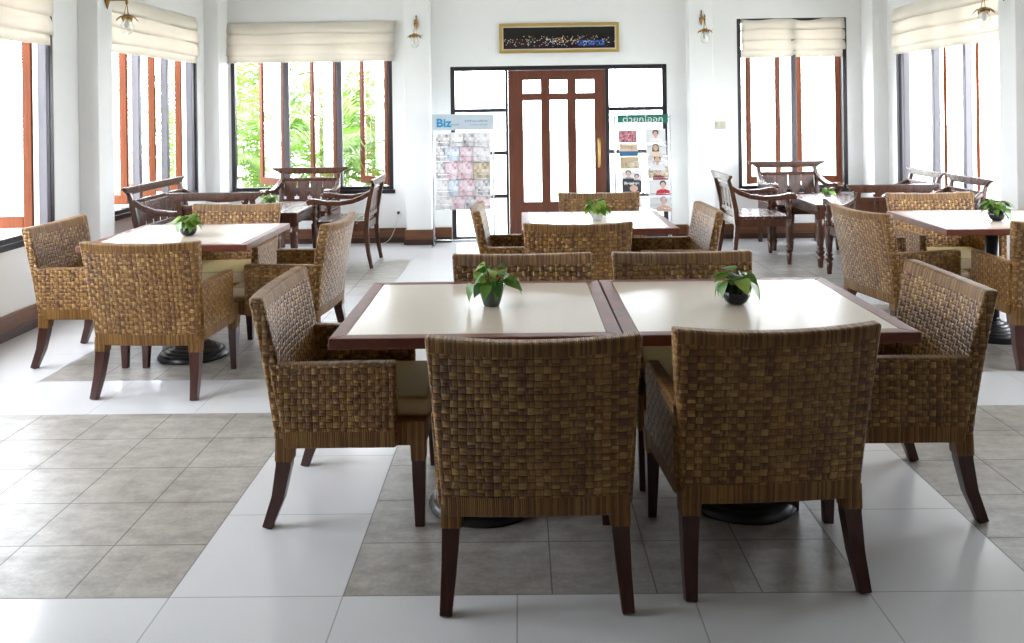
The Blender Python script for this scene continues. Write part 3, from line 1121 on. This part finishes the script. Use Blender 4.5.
GA, GS = 'dark wooden armchairs', 'dark wooden settees'
wa0 = make_wood_seat('wooden_armchair', 'dark wooden armchair on the left facing left, behind the wicker chairs', 'chair', (-1.72, 8.42, 0), D(90), 0.78, 4, GA)
for loc, rz, lab in [((2.275, 8.40, 0), D(-90), 'dark wooden armchair right of the door, facing right'),
                     ((-2.315, 9.10, 0), D(180), 'dark wooden armchair under the palm-filled back window'),
                     ((2.92, 9.12, 0), D(180), 'dark wooden armchair under the right back window'),
                     ((3.64, 8.47, 0), D(90), 'dark wooden armchair by the right wall window, nearer the corner'),
                     ((3.64, 7.65, 0), D(90), 'dark wooden armchair by the right wall window, nearer us')]:
    o = dup(wa0, loc, rz, lab)
    if rz == D(180):
        o.scale = (1.08, 1.0, 1.04)      # the two under the back windows are a little bigger
    else:
        o.scale = (1.0, 0.88, 1.0)
wa0.scale = (1.0, 0.88, 1.0)
ws0 = make_wood_seat('wooden_settee', 'dark wooden settee backing onto the left table\'s far wicker chair', 'bench', (-2.495, 7.36, 0), D(0), 0.81, 4, GS)
o = dup(ws0, (3.0, 7.335, 0), 0, 'dark wooden settee backing onto the right table\'s far wicker chair')
o.scale = (0.92, 1.0, 1.0)
o = make_wood_seat('wooden_settee', 'dark wooden settee standing along the left wall window', 'bench', (-2.93, 7.72, 0), D(-90), 1.22, 7, GS)
o.scale = (1.05, 1.0, 1.05)


def make_wood_table(loc, label):
    r = thing('wooden_table', label, 'table', loc, 0, 'low slatted wooden tables')
    w, d = 0.62, 0.96
    m = M['dark']
    n = 7
    bm = bmesh.new()
    for i in range(n):
        x0 = -w / 2 + i * w / n
        add_box(bm, x0 + 0.002, x0 + w / n - 0.004, -d / 2, d / 2, 0.552, 0.582)
    obj('tabletop', bm, m, r, bevel=0.003)
    bm = bmesh.new()
    add_box(bm, -w / 2 + 0.06, w / 2 - 0.06, -d / 2 + 0.03, -d / 2 + 0.055, 0.47, 0.552)
    add_box(bm, -w / 2 + 0.06, w / 2 - 0.06, d / 2 - 0.055, d / 2 - 0.03, 0.47, 0.552)
    add_box(bm, -w / 2 + 0.03, -w / 2 + 0.055, -d / 2 + 0.06, d / 2 - 0.06, 0.47, 0.552)
    add_box(bm, w / 2 - 0.055, w / 2 - 0.03, -d / 2 + 0.06, d / 2 - 0.06, 0.47, 0.552)
    obj('apron', bm, m, r, bevel=0.003)
    for sx in (-1, 1):
        for sy in (-1, 1):
            bm = bmesh.new()
            x, y = sx * (w / 2 - 0.045), sy * (d / 2 - 0.045)
            add_box(bm, x - 0.034, x + 0.034, y - 0.034, y + 0.034, 0.45, 0.552)
            add_lathe(bm, [(a * 1.06, b * 1.046) for a, b in LEGPROF], (x, y, 0), 18)
            obj('leg', bm, m, r)
    return r


wt0 = make_wood_table((-2.33, 8.22, 0), 'low dark wooden table on the left, between the settees and armchairs')
dup(wt0, (3.00, 8.34, 0), 0, 'low dark wooden table on the right, among the wooden armchairs')
potted((-2.44, 8.30, 0.582), 'potted plant on the low wooden table on the left', 'pale', 31, 22, 1.0, False, 0.95)
potted((2.965, 8.33, 0.582), 'potted plant on the low wooden table on the right', 'pale', 37, 22, 0.8, False, 0.82)


# ---------------------------------------------------------------- roman blinds
def make_blind(loc, rz, w, h, label, seed, lean=0.0):
    """folded roman blind; local x = width, y = outwards, hangs down from z=0"""
    rnd = random.Random(seed)
    r = thing('roman_blind', label, 'blind', loc, rz, 'cream roman blinds')
    prof = [(-0.030, 0.0)]
    folds = 3
    hem = 0.085
    top = h - hem
    for i in range(folds):
        a, b = -top * i / folds, -top * (i + 1) / folds
        prof += [(-0.034, a - 0.012), (-0.050 - 0.006 * i, a + (b - a) * 0.45), (-0.056 - 0.006 * i, a + (b - a) * 0.80), (-0.050 - 0.006 * i, b - 0.010), (-0.030, b + 0.002)]
    prof += [(-0.030, -top - 0.02), (-0.032, -h)]
    nx = 24
    ph = [rnd.uniform(0, 6.28) for _ in prof]
    bm = bmesh.new()
    rows = []
    for k, (y, z) in enumerate(prof):
        row = []
        for i in range(nx + 1):
            u = i / nx
            dz = 0.006 * math.sin(u * 9 + ph[k]) * (1 if 0 < k < len(prof) - 2 else 0.25)
            dy = 0.006 * math.sin(u * 13 + ph[k] * 2)
            row.append(bm.verts.new(((u - 0.5) * w + lean * z, y + dy, z + dz)))
        rows.append(row)
    for a, b in zip(rows, rows[1:]):
        for i in range(nx):
            bm.faces.new((a[i], b[i], b[i + 1], a[i + 1])).smooth = True
    bmesh.ops.recalc_face_normals(bm, faces=bm.faces)
    c = obj('blind_cloth', bm, M['blind'], r)
    s = c.modifiers.new('cloth', 'SOLIDIFY')
    s.thickness = 0.003
    obj('headrail', bx(-w / 2, w / 2, -0.030, 0.0, -0.028, 0.002), M['whitepl'], r, bevel=0.003)
    return r


make_blind((-2.335, YB, 2.50), 0, 1.90, 0.455, 'cream roman blind over the palm-filled back window', 1, 0.05)
make_blind((3.075, YB + 0.035, 2.465), 0, 1.16, 0.435, 'cream roman blind in the black-framed window right of the door', 2)
make_blind((XL, 8.05, 2.50), PI / 2, 2.06, 0.485, 'cream roman blind over the left wall window nearer the corner', 3)
make_blind((XL, 5.22, 2.50), PI / 2, 2.02, 0.50, 'cream roman blind at the top left edge of the picture', 4)
make_blind((XR, 8.05, 2.50), -PI / 2, 2.20, 0.49, 'cream roman blind over the right wall window', 5)


# ---------------------------------------------------------------- wall lamps
def make_sconce(loc, rz, label):
    """local: wall plane at y=0, the lamp reaches towards -y"""
    r = thing('wall_lamp', label, 'lamp', loc, rz, 'brass wall lamps')
    bm = bmesh.new()
    add_lathe(bm, [(0.002, -0.07), (0.008, -0.055), (0.014, -0.03), (0.022, -0.01), (0.024, 0.01), (0.012, 0.03), (0.012, 0.05), (0.006, 0.07), (0.010, 0.085), (0.002, 0.105)], (0, -0.014, 0), 14)
    obj('backplate', bm, M['brass'], r)
    bm = bmesh.new()
    add_sweep(bm, [(0, -0.01, 0), (0, -0.09, 0.0), (0, -0.17, 0.0)], (0.010, 0.010), Vector((1, 0, 0)), 8)
    add_lathe(bm, [(0.004, -0.04), (0.012, -0.02), (0.008, 0.0), (0.012, 0.015), (0.003, 0.04)], (0, -0.17, 0), 12)
    obj('arm', bm, M['brass'], r)
    bm = bmesh.new()
    for a in (0, 2.1, 4.2):
        tube(bm, (0, -0.17, -0.02), (0.022 * math.cos(a), -0.17 + 0.022 * math.sin(a), -0.125), 0.0022, 6)
    obj('hanger', bm, M['brass'], r)
    bm = bmesh.new()
    add_lathe(bm, [(0.004, -0.115), (0.028, -0.120), (0.032, -0.128), (0.036, -0.145), (0.028, -0.150)], (0, -0.17, 0), 16)
    for i in range(8):
        a = 2 * PI * i / 8
        add_leaf(bm, Vector((0.028 * math.cos(a), -0.17 + 0.028 * math.sin(a), -0.132)), a, 0.1, 0.055, 0.05, 0.75)
    add_sweep(bm, bez((0.03, -0.17, -0.14), (0.075, -0.17, -0.15), (0.085, -0.17, -0.125), 4), (0.005, 0.005), Vector((0, 1, 0)), 6)
    c = obj('leaf_crown', bm, M['brass'], r)
    s = c.modifiers.new('thick', 'SOLIDIFY')
    s.thickness = 0.002
    bm = bmesh.new()
    add_lathe(bm, [(0.026, -0.148), (0.040, -0.170), (0.050, -0.200), (0.050, -0.225), (0.040, -0.255), (0.022, -0.272), (0.004, -0.278)], (0, -0.17, 0), 24, cap=False)
    obj('glass_globe', bm, M['globe'], r)
    bm = bmesh.new()
    add_lathe(bm, [(0.010, -0.150), (0.012, -0.165), (0.020, -0.190), (0.018, -0.212), (0.004, -0.225)], (0, -0.17, 0), 14)
    obj('bulb', bm, M['whitepl'], r)
    return r


sc0 = make_sconce((-1.135, 9.52, 2.44), 0, 'brass wall lamp on the pilaster left of the door')
dup(sc0, (2.015, 9.52, 2.45), 0, 'brass wall lamp on the pilaster right of the door')
dup(sc0, (XL + 0.16, 6.82, 2.40), PI / 2, 'brass wall lamp on the left wall, cut by the top of the picture')
dup(sc0, (XR - 0.16, 6.82, 2.36), -PI / 2, 'brass wall lamp on the right wall, cut by the top of the picture')


# ---------------------------------------------------------------- framed picture, switch, socket
r = thing('framed_picture', 'long gilt-framed night skyline picture above the door', 'picture', (0.45, YB, 2.283))
a, b, e = 0.674, 0.168, 0.034
bm = bmesh.new()
o4 = [(-a, -b), (a, -b), (a, b), (-a, b)]
i4 = [(-a + e, -b + e), (a - e, -b + e), (a - e, b - e), (-a + e, b - e)]
for k in range(4):
    k2 = (k + 1) % 4
    add_prism(bm, [o4[k], o4[k2], i4[k2], i4[k]], 'y', -0.035, 0.0)
obj('picture_frame', bm, M['gold'], r, bevel=0.008, seg=3)
bm = bmesh.new()
e2 = 0.014
o4 = [(-a + e, -b + e), (a - e, -b + e), (a - e, b - e), (-a + e, b - e)]
i4 = [(x * 1 + (e2 if x < 0 else -e2), z + (e2 if z < 0 else -e2)) for x, z in o4]
for k in range(4):
    k2 = (k + 1) % 4
    add_prism(bm, [o4[k], o4[k2], i4[k2], i4[k]], 'y', -0.022, 0.0)
obj('frame_slip', bm, M['cream'], r)
obj('print', bx(-a + e + e2, a - e - e2, -0.016, 0.0, -b + e + e2, b - e - e2), M['skyline'], r)

r = thing('light_switch', 'white double light switch on the wall right of the door', 'switch', (2.25, YB, 1.277))
obj('plate', bx(-0.060, 0.060, -0.014, 0, -0.042, 0.042), M['ivory'], r, bevel=0.003)
for sx in (-1, 1):
    obj('rocker', bx(sx * 0.024 - 0.016, sx * 0.024 + 0.016, -0.019, -0.012, -0.022, 0.022), M['ivory'], r, bevel=0.002)
r = thing('wall_socket', 'white wall socket low beside the left back pilaster, black plug in it', 'socket', (-1.40, YB, 0.335))
obj('plate', bx(-0.045, 0.045, -0.010, 0, -0.035, 0.035), M['whitepl'], r, bevel=0.003)
pl = tag(obj('power_plug', bx(-0.014, 0.014, -0.042, -0.0105, -0.012, 0.018), M['blackpl'], bevel=0.004, loc=(-1.385, YB, 0.335)), 'black plug with a pale cable hanging from the wall socket', 'plug')
bm = bmesh.new()
path = bez((0, -0.035, -0.012), (-0.01, -0.05, -0.12), (-0.06, -0.045, -0.22), 6) + bez((-0.06, -0.045, -0.22), (-0.09, -0.06, -0.31), (-0.16, -0.09, -0.328), 6)[1:]
add_sweep(bm, path, (0.006, 0.006), Vector((1, 0.2, 0)), 6)
obj('cable', bm, M['whitepl'], pl)


# ---------------------------------------------------------------- magazine racks and magazines
def mag(loc, w, h, mats, label, group, art=None, lean=D(-8), rz=0.0, name='magazine'):
    """thin magazine leaning back; origin at its bottom centre; front towards -y"""
    bm = bmesh.new()
    add_box(bm, -w / 2, w / 2, 0.0, 0.006, 0, h, 0)
    bm.faces.ensure_lookup_table()
    for f in bm.faces:
        f.normal_update()
        if f.normal.y < -0.9:
            f.material_index = 1
    if art:
        art(bm, w, h)
    o = obj(name, bm, [M['paper']] + mats, None, loc=loc)
    o.rotation_euler = (lean, 0, rz)
    return tag(o, label, 'magazine', group)


def flat(bm, pts, mi, d=0.0006):
    add_prism(bm, pts, 'y', -d, -0.00005, mi)


def ell(cx, cz, rx, rz_, n=16, a0=0.0, a1=2 * PI):
    return [(cx + rx * math.cos(a0 + (a1 - a0) * i / n), cz + rz_ * math.sin(a0 + (a1 - a0) * i / n)) for i in range(n if a1 - a0 > 6.2 else n + 1)]


def portrait(cx, base, s, shirt, skin, hair, long=False):
    """head and shoulders in flat shapes; base = bottom z, s = height"""
    def art(bm, w, h):
        flat(bm, [(cx - 0.55 * s, base), (cx + 0.55 * s, base), (cx + 0.46 * s, base + 0.30 * s), (cx + 0.14 * s, base + 0.42 * s), (cx - 0.14 * s, base + 0.42 * s), (cx - 0.46 * s, base + 0.30 * s)], shirt, 0.0006)
        flat(bm, [(cx - 0.09 * s, base + 0.38 * s), (cx + 0.09 * s, base + 0.38 * s), (cx + 0.09 * s, base + 0.55 * s), (cx - 0.09 * s, base + 0.55 * s)], skin, 0.0008)
        flat(bm, ell(cx, base + 0.80 * s, 0.235 * s, 0.235 * s), hair, 0.0009)
        if long:
            flat(bm, [(cx - 0.24 * s, base + 0.80 * s), (cx - 0.28 * s, base + 0.42 * s), (cx + 0.28 * s, base + 0.42 * s), (cx + 0.24 * s, base + 0.80 * s)], hair, 0.0009)
        flat(bm, ell(cx, base + 0.70 * s, 0.175 * s, 0.225 * s), skin, 0.0011)
    return art


def make_rack(name, label, loc, w, h, header, rails, bases):
    r = thing(name, label, 'rack', loc, 0)
    for sx in (-1, 1):
        bm = bmesh.new()
        tube(bm, (sx * w / 2, 0.03, 0.02), (sx * w / 2, 0.03, h), 0.011, 10)
        obj('pole', bm, M['chrome'], r)
        bm = bmesh.new()
        add_box(bm, sx * w / 2 - 0.018, sx * w / 2 + 0.018, -0.13, 0.08, 0.0, 0.022)
        obj('foot', bm, M['chrome'], r, bevel=0.004)
    bm = bmesh.new()
    tube(bm, (-w / 2, 0.03, 0.06), (w / 2, 0.03, 0.06), 0.008, 8)
    tube(bm, (-w / 2, 0.03, h - 0.02), (w / 2, 0.03, h - 0.02), 0.008, 8)
    obj('cross_bar', bm, M['chrome'], r)
    for z, (xa, xb) in rails:
        bm = bmesh.new()
        tube(bm, (xa, -0.055, z), (xb, -0.055, z), 0.0035, 6)
        tube(bm, (xa, -0.058, z + 0.05), (xb, -0.058, z + 0.05), 0.003, 6)
        for x in (xa, xb):
            tube(bm, (x, -0.058, z + 0.05), (x, 0.03, z + 0.05), 0.003, 6)
            tube(bm, (x, -0.055, z), (x, 0.03, z), 0.003, 6)
        obj('wire_shelf', bm, M['chrome'], r)
    return r


def strokes(bm, x0, x1, z, hgt, n, mi, y, seed):
    """a row of tiny unreadable letter marks"""
    rnd = random.Random(seed)
    st = (x1 - x0) / n
    for i in range(n):
        a = x0 + i * st
        hh = hgt * rnd.choice([0.7, 0.7, 1.0])
        add_box(bm, a, a + st * 0.22, y - 0.001, y, z, z + hh, mi)
        if rnd.random() < 0.8:
            add_box(bm, a + st * 0.22, a + st * 0.6, y - 0.001, y, z + (hh - hgt * 0.22 if rnd.random() < 0.5 else 0), z + (hh if rnd.random() < 0.5 else hgt * 0.22) , mi) if False else add_box(bm, a + st * 0.22, a + st * 0.65, y - 0.001, y, z + hh * 0.7, z + hh * 0.92, mi)


# left rack: header at z 1.26-1.446, board of papers below
RLX, RY = -0.63, 9.40
rack = make_rack('magazine_rack', 'chrome newspaper rack with a pale blue header, left of the door', (RLX, RY, 0), 0.66, 1.44, None,
                 [(0.405, (-0.30, 0.31)), (0.55, (-0.30, 0.31)), (0.735, (-0.30, 0.31)), (0.93, (-0.30, 0.31)), (1.085, (-0.30, 0.31))], None)
bm = bmesh.new()
add_box(bm, -0.335, 0.345, -0.030, -0.018, 1.265, 1.44)
hd = obj('header_sign', bm, M['acrylic'], rack, bevel=0.004)
front = Matrix.Rotation(PI / 2, 4, 'X')
bm = bmesh.new()
add_text(bm, 'Biz', 0.125, Matrix.Translation((-0.205, -0.031, 1.342)) @ front, 0, 1.1, 0.004)
obj('header_lettering', bm, M['ink_blue'], hd)
bm = bmesh.new()
strokes(bm, -0.125, -0.03, 1.315, 0.022, 8, 0, -0.030, 4)
strokes(bm, 0.03, 0.28, 1.352, 0.024, 14, 0, -0.030, 5)
strokes(bm, 0.08, 0.28, 1.315, 0.014, 14, 0, -0.030, 6)
obj('header_small_print', bm, M['ink_navy'], hd)
bm = bx(-0.29, 0.30, -0.012, -0.004, 0.395, 1.24)
obj('back_board', bm, M['whitepl'], rack)

ROWN = ['top', 'second', 'third', 'fourth', 'lowest']
COLN = ['leftmost', 'second from the left', 'third from the left', 'rightmost']
rowz = [(1.090, 0.142), (0.935, 0.150), (0.740, 0.190), (0.555, 0.180), (0.410, 0.135)]
covers = [['pg_grey', 'pg_white', 'pg_grey', 'pg_white'], ['pg_grey', 'pg_blue', 'pg_pink', 'pg_white'], ['pg_grey', 'pg_pink', 'pg_pink', 'pg_tan'],
          ['pg_white', 'pg_blue', 'pg_pink', 'pg_grey'], ['pg_white', 'pg_pink', 'pg_grey', 'pg_pink']]
cword = {'pg_grey': 'grey', 'pg_white': 'pale', 'pg_blue': 'blue', 'pg_pink': 'pink', 'pg_tan': 'tan'}
fr = [[0.27, 0.24, 0.20, 0.29], [0.16, 0.28, 0.24, 0.32], [0.17, 0.24, 0.27, 0.32], [0.22, 0.20, 0.30, 0.28], [0.30, 0.24, 0.20, 0.26]]
for i in range(5):
    x = -0.296
    for j in range(4):
        w = 0.592 * fr[i][j]
        cv = covers[i][j]
        mag((RLX + x + w / 2, RY - 0.042, rowz[i][0]), w - 0.008, rowz[i][1] * (0.94 + 0.05 * ((i * 3 + j * 5) % 3)), [M[cv]],
            '%s printed paper, %s in the %s row of the left rack' % (cword[cv], COLN[j], ROWN[i]), 'papers on the left rack')
        x += w

# right rack
RRX = 1.335
rack = make_rack('magazine_rack', 'white wire magazine rack under a green sign, right of the door', (RRX, RY, 0), 0.60, 1.40, None,
                 [(z, (xa, xb)) for xa, xb in ((-0.27, -0.02), (0.02, 0.30)) for z in (0.385, 0.50, 0.72, 0.90, 1.06)], None)
bm = bmesh.new()
add_box(bm, -0.275, 0.272, -0.030, -0.020, 1.318, 1.41)
hd = obj('header_sign', bm, M['green_sign'], rack, bevel=0.003)
bm = bmesh.new()
add_text(bm, 'ต่วยกโออก', 0.085, Matrix.Translation((0.0, -0.031, 1.355)) @ front, 0, 1.2, 0.0)
obj('header_lettering', bm, M['ink_white'], hd)

GR = 'magazines on the right rack'
LX, RX = RRX - 0.145, RRX + 0.165
YM = RY - 0.042


def two(bm, w, h):
    portrait(-0.035, 0.11, 0.13, 3, 4, 5)(bm, w, h)
    portrait(0.055, 0.09, 0.11, 3, 4, 5)(bm, w, h)
    flat(bm, [(-w / 2, 0), (w / 2, 0), (w / 2, 0.115), (-w / 2, 0.115)], 2, 0.0013)
    flat(bm, ell(0.02, 0.045, 0.045, 0.035), 4, 0.0016)
    add_text(bm, 'Premiere', 0.046, Matrix.Translation((0.0, -0.0018, 0.098)) @ front, 6, 0.95, 0.0015)


def island(bm, w, h):
    flat(bm, [(-w / 2, 0), (w / 2, 0), (w / 2, 0.055), (-w / 2, 0.055)], 2)
    add_text(bm, 'Image', 0.075, Matrix.Translation((0.0, -0.001, 0.105)) @ front, 3, 1.0)


def panelart(bm, w, h):
    flat(bm, [(-w * 0.28, 0.012), (w * 0.42, 0.012), (w * 0.42, 0.07), (-w * 0.28, 0.07)], 2)


mag((LX - 0.022, YM, 1.104), 0.200, 0.135, [M['pg_crowd']], 'red cover crowded with faces, top left on the right rack', GR)
mag((LX - 0.014, YM, 0.958), 0.205, 0.142, [M['cream'], M['seablue'], M['ink_orange']], 'cream cover with an orange title and blue foot, left column of the right rack', GR, island)
mag((LX - 0.004, YM, 0.819), 0.205, 0.135, [M['tan'], M['pg_tan']], 'tan cover with a dark picture, left column of the right rack', GR, panelart)
mag((LX + 0.016, YM, 0.564), 0.215, 0.252, [M['pale'], M['charcoal'], M['charcoal'], M['skin'], M['hair'], M['ink_white']], 'cover with two dark-suited people and white title, left column of the right rack', GR, two)
mag((LX + 0.026, YM, 0.400), 0.200, 0.114, [M['pg_white']], 'pale magazine at the foot of the right rack, left column', GR)
mag((RX - 0.030, YM, 1.096), 0.215, 0.157, [M['pale'], M['paper'], M['skin'], M['hair']], 'pale cover with a dark-haired man, top right on the right rack', GR, portrait(0.0, 0.0, 0.142, 2, 3, 4))
mag((RX - 0.022, YM, 0.976), 0.215, 0.117, [M['pale'], M['cream'], M['skin'], M['brownhair']], 'pale cover with a long-haired woman, right column of the right rack', GR, portrait(-0.01, -0.03, 0.142, 2, 3, 4, True))
mag((RX - 0.014, YM, 0.841), 0.220, 0.131, [M['pg_white'], M['pale'], M['skin'], M['maroon']], 'pale cover with a reddish-haired person, right column of the right rack', GR, portrait(0.0, -0.04, 0.162, 2, 3, 4))
mag((RX - 0.006, YM, 0.709), 0.225, 0.128, [M['pg_tan'], M['maroon'], M['skin'], M['maroon']], 'cover with a person in a maroon jacket, right column of the right rack', GR, portrait(0.0, -0.01, 0.125, 2, 3, 4))
mag((RX + 0.004, YM, 0.535), 0.230, 0.164, [M['pale'], M['red'], M['skin'], M['hair']], 'pale cover with a person in red, right column of the right rack', GR, portrait(0.040, 0.0, 0.150, 2, 3, 4))
mag((RX + 0.010, YM, 0.372), 0.230, 0.160, [M['pale'], M['skin'], M['skin'], M['greyblue']], 'pale cover with a blue-capped face, lowest right on the right rack', GR, portrait(0.040, -0.02, 0.16, 2, 3, 4))


# ---------------------------------------------------------------- garden outside
tag(obj('garden_ground', bx(-40, 40, -20, 60, -0.5, -0.14), M['ground']), 'pale sunlit ground outside the windows', 'ground', kind='structure')


def make_palm(loc, seed, label, n=9, size=1.0, lean=0.0):
    rnd = random.Random(seed)
    r = thing('palm_shrub', label, 'plant', loc, rnd.uniform(0, 6), 'green palms outside the windows')
    fo, st = bmesh.new(), bmesh.new()
    for i in range(n):
        a = 2 * PI * i / n + rnd.uniform(-0.3, 0.3)
        hgt = rnd.uniform(1.0, 1.9) * size
        reach = rnd.uniform(0.5, 1.0) * size
        d = Vector((math.cos(a), math.sin(a), 0))
        base = d * 0.06
        p1 = d * (reach * 0.25) + Vector((0, 0, hgt * 1.15))
        p2 = d * reach + Vector((0, 0, hgt * rnd.uniform(0.75, 0.95)))
        path = bez(base, p1, p2, 26)
        add_sweep(st, path[::2], [(0.022 * (1 - 0.8 * k / 13), 0.022 * (1 - 0.8 * k / 13)) for k in range(14)], Vector((0.3, 0.2, 0.9)), 5)
        side = d.cross(Vector((0, 0, 1)))
        for k in range(8, 27):
            t = (path[min(k + 1, 26)] - path[k - 1]).normalized()
            L = 0.34 * size * math.sin(PI * (k - 6) / 23) ** 0.6
            for s in (-1, 1):
                dirv = (t * 0.55 + side * s * 0.9 + Vector((0, 0, rnd.uniform(-0.28, 0.05)))).normalized()
                up = dirv.cross(t).normalized()
                wv = up.cross(dirv) * 0.019 * size
                p = path[k]
                q = p + dirv * L * 0.5 + Vector((0, 0, 0.01))
                e = p + dirv * L + Vector((0, 0, -0.09 * L / 0.34))
                v = [fo.verts.new(x) for x in (p, q + wv, e, q - wv)]
                fo.faces.new(v).smooth = True
    obj('fronds', fo, M['palm'], r)
    obj('stems', st, M['palmst'], r)
    return r


PALMS = [((-4.15, 10.95, -0.14), 1, 1.0, 'palm at the left end of the back window garden'),
         ((-3.20, 11.1, -0.14), 2, 0.75, 'low palm in the left third of the back window'),
         ((-2.55, 11.0, -0.14), 3, 0.85, 'low palm behind the middle of the back window'),
         ((-1.75, 11.0, -0.14), 4, 0.95, 'palm at the right side of the back window garden'),
         ((-3.75, 12.7, -0.14), 5, 1.15, 'second-row palm left in the back window garden'),
         ((-2.75, 12.9, -0.14), 7, 1.25, 'second-row palm behind the middle of the back window'),
         ((-1.85, 12.9, -0.14), 8, 1.2, 'second-row palm right in the back window garden'),
         ((-4.70, 14.9, -0.14), 9, 1.7, 'tallest palm, farthest off at the left of the back window'),
         ((-3.10, 15.0, -0.14), 10, 1.35, 'third-row palm behind the middle of the back window')]
for loc, sd, sz, lab in PALMS:
    make_palm(loc, sd, lab, 16, sz)
make_palm((-6.6, 16.0, -0.14), 6, 'pale palm seen far off through the left wall window', 10, 1.25)
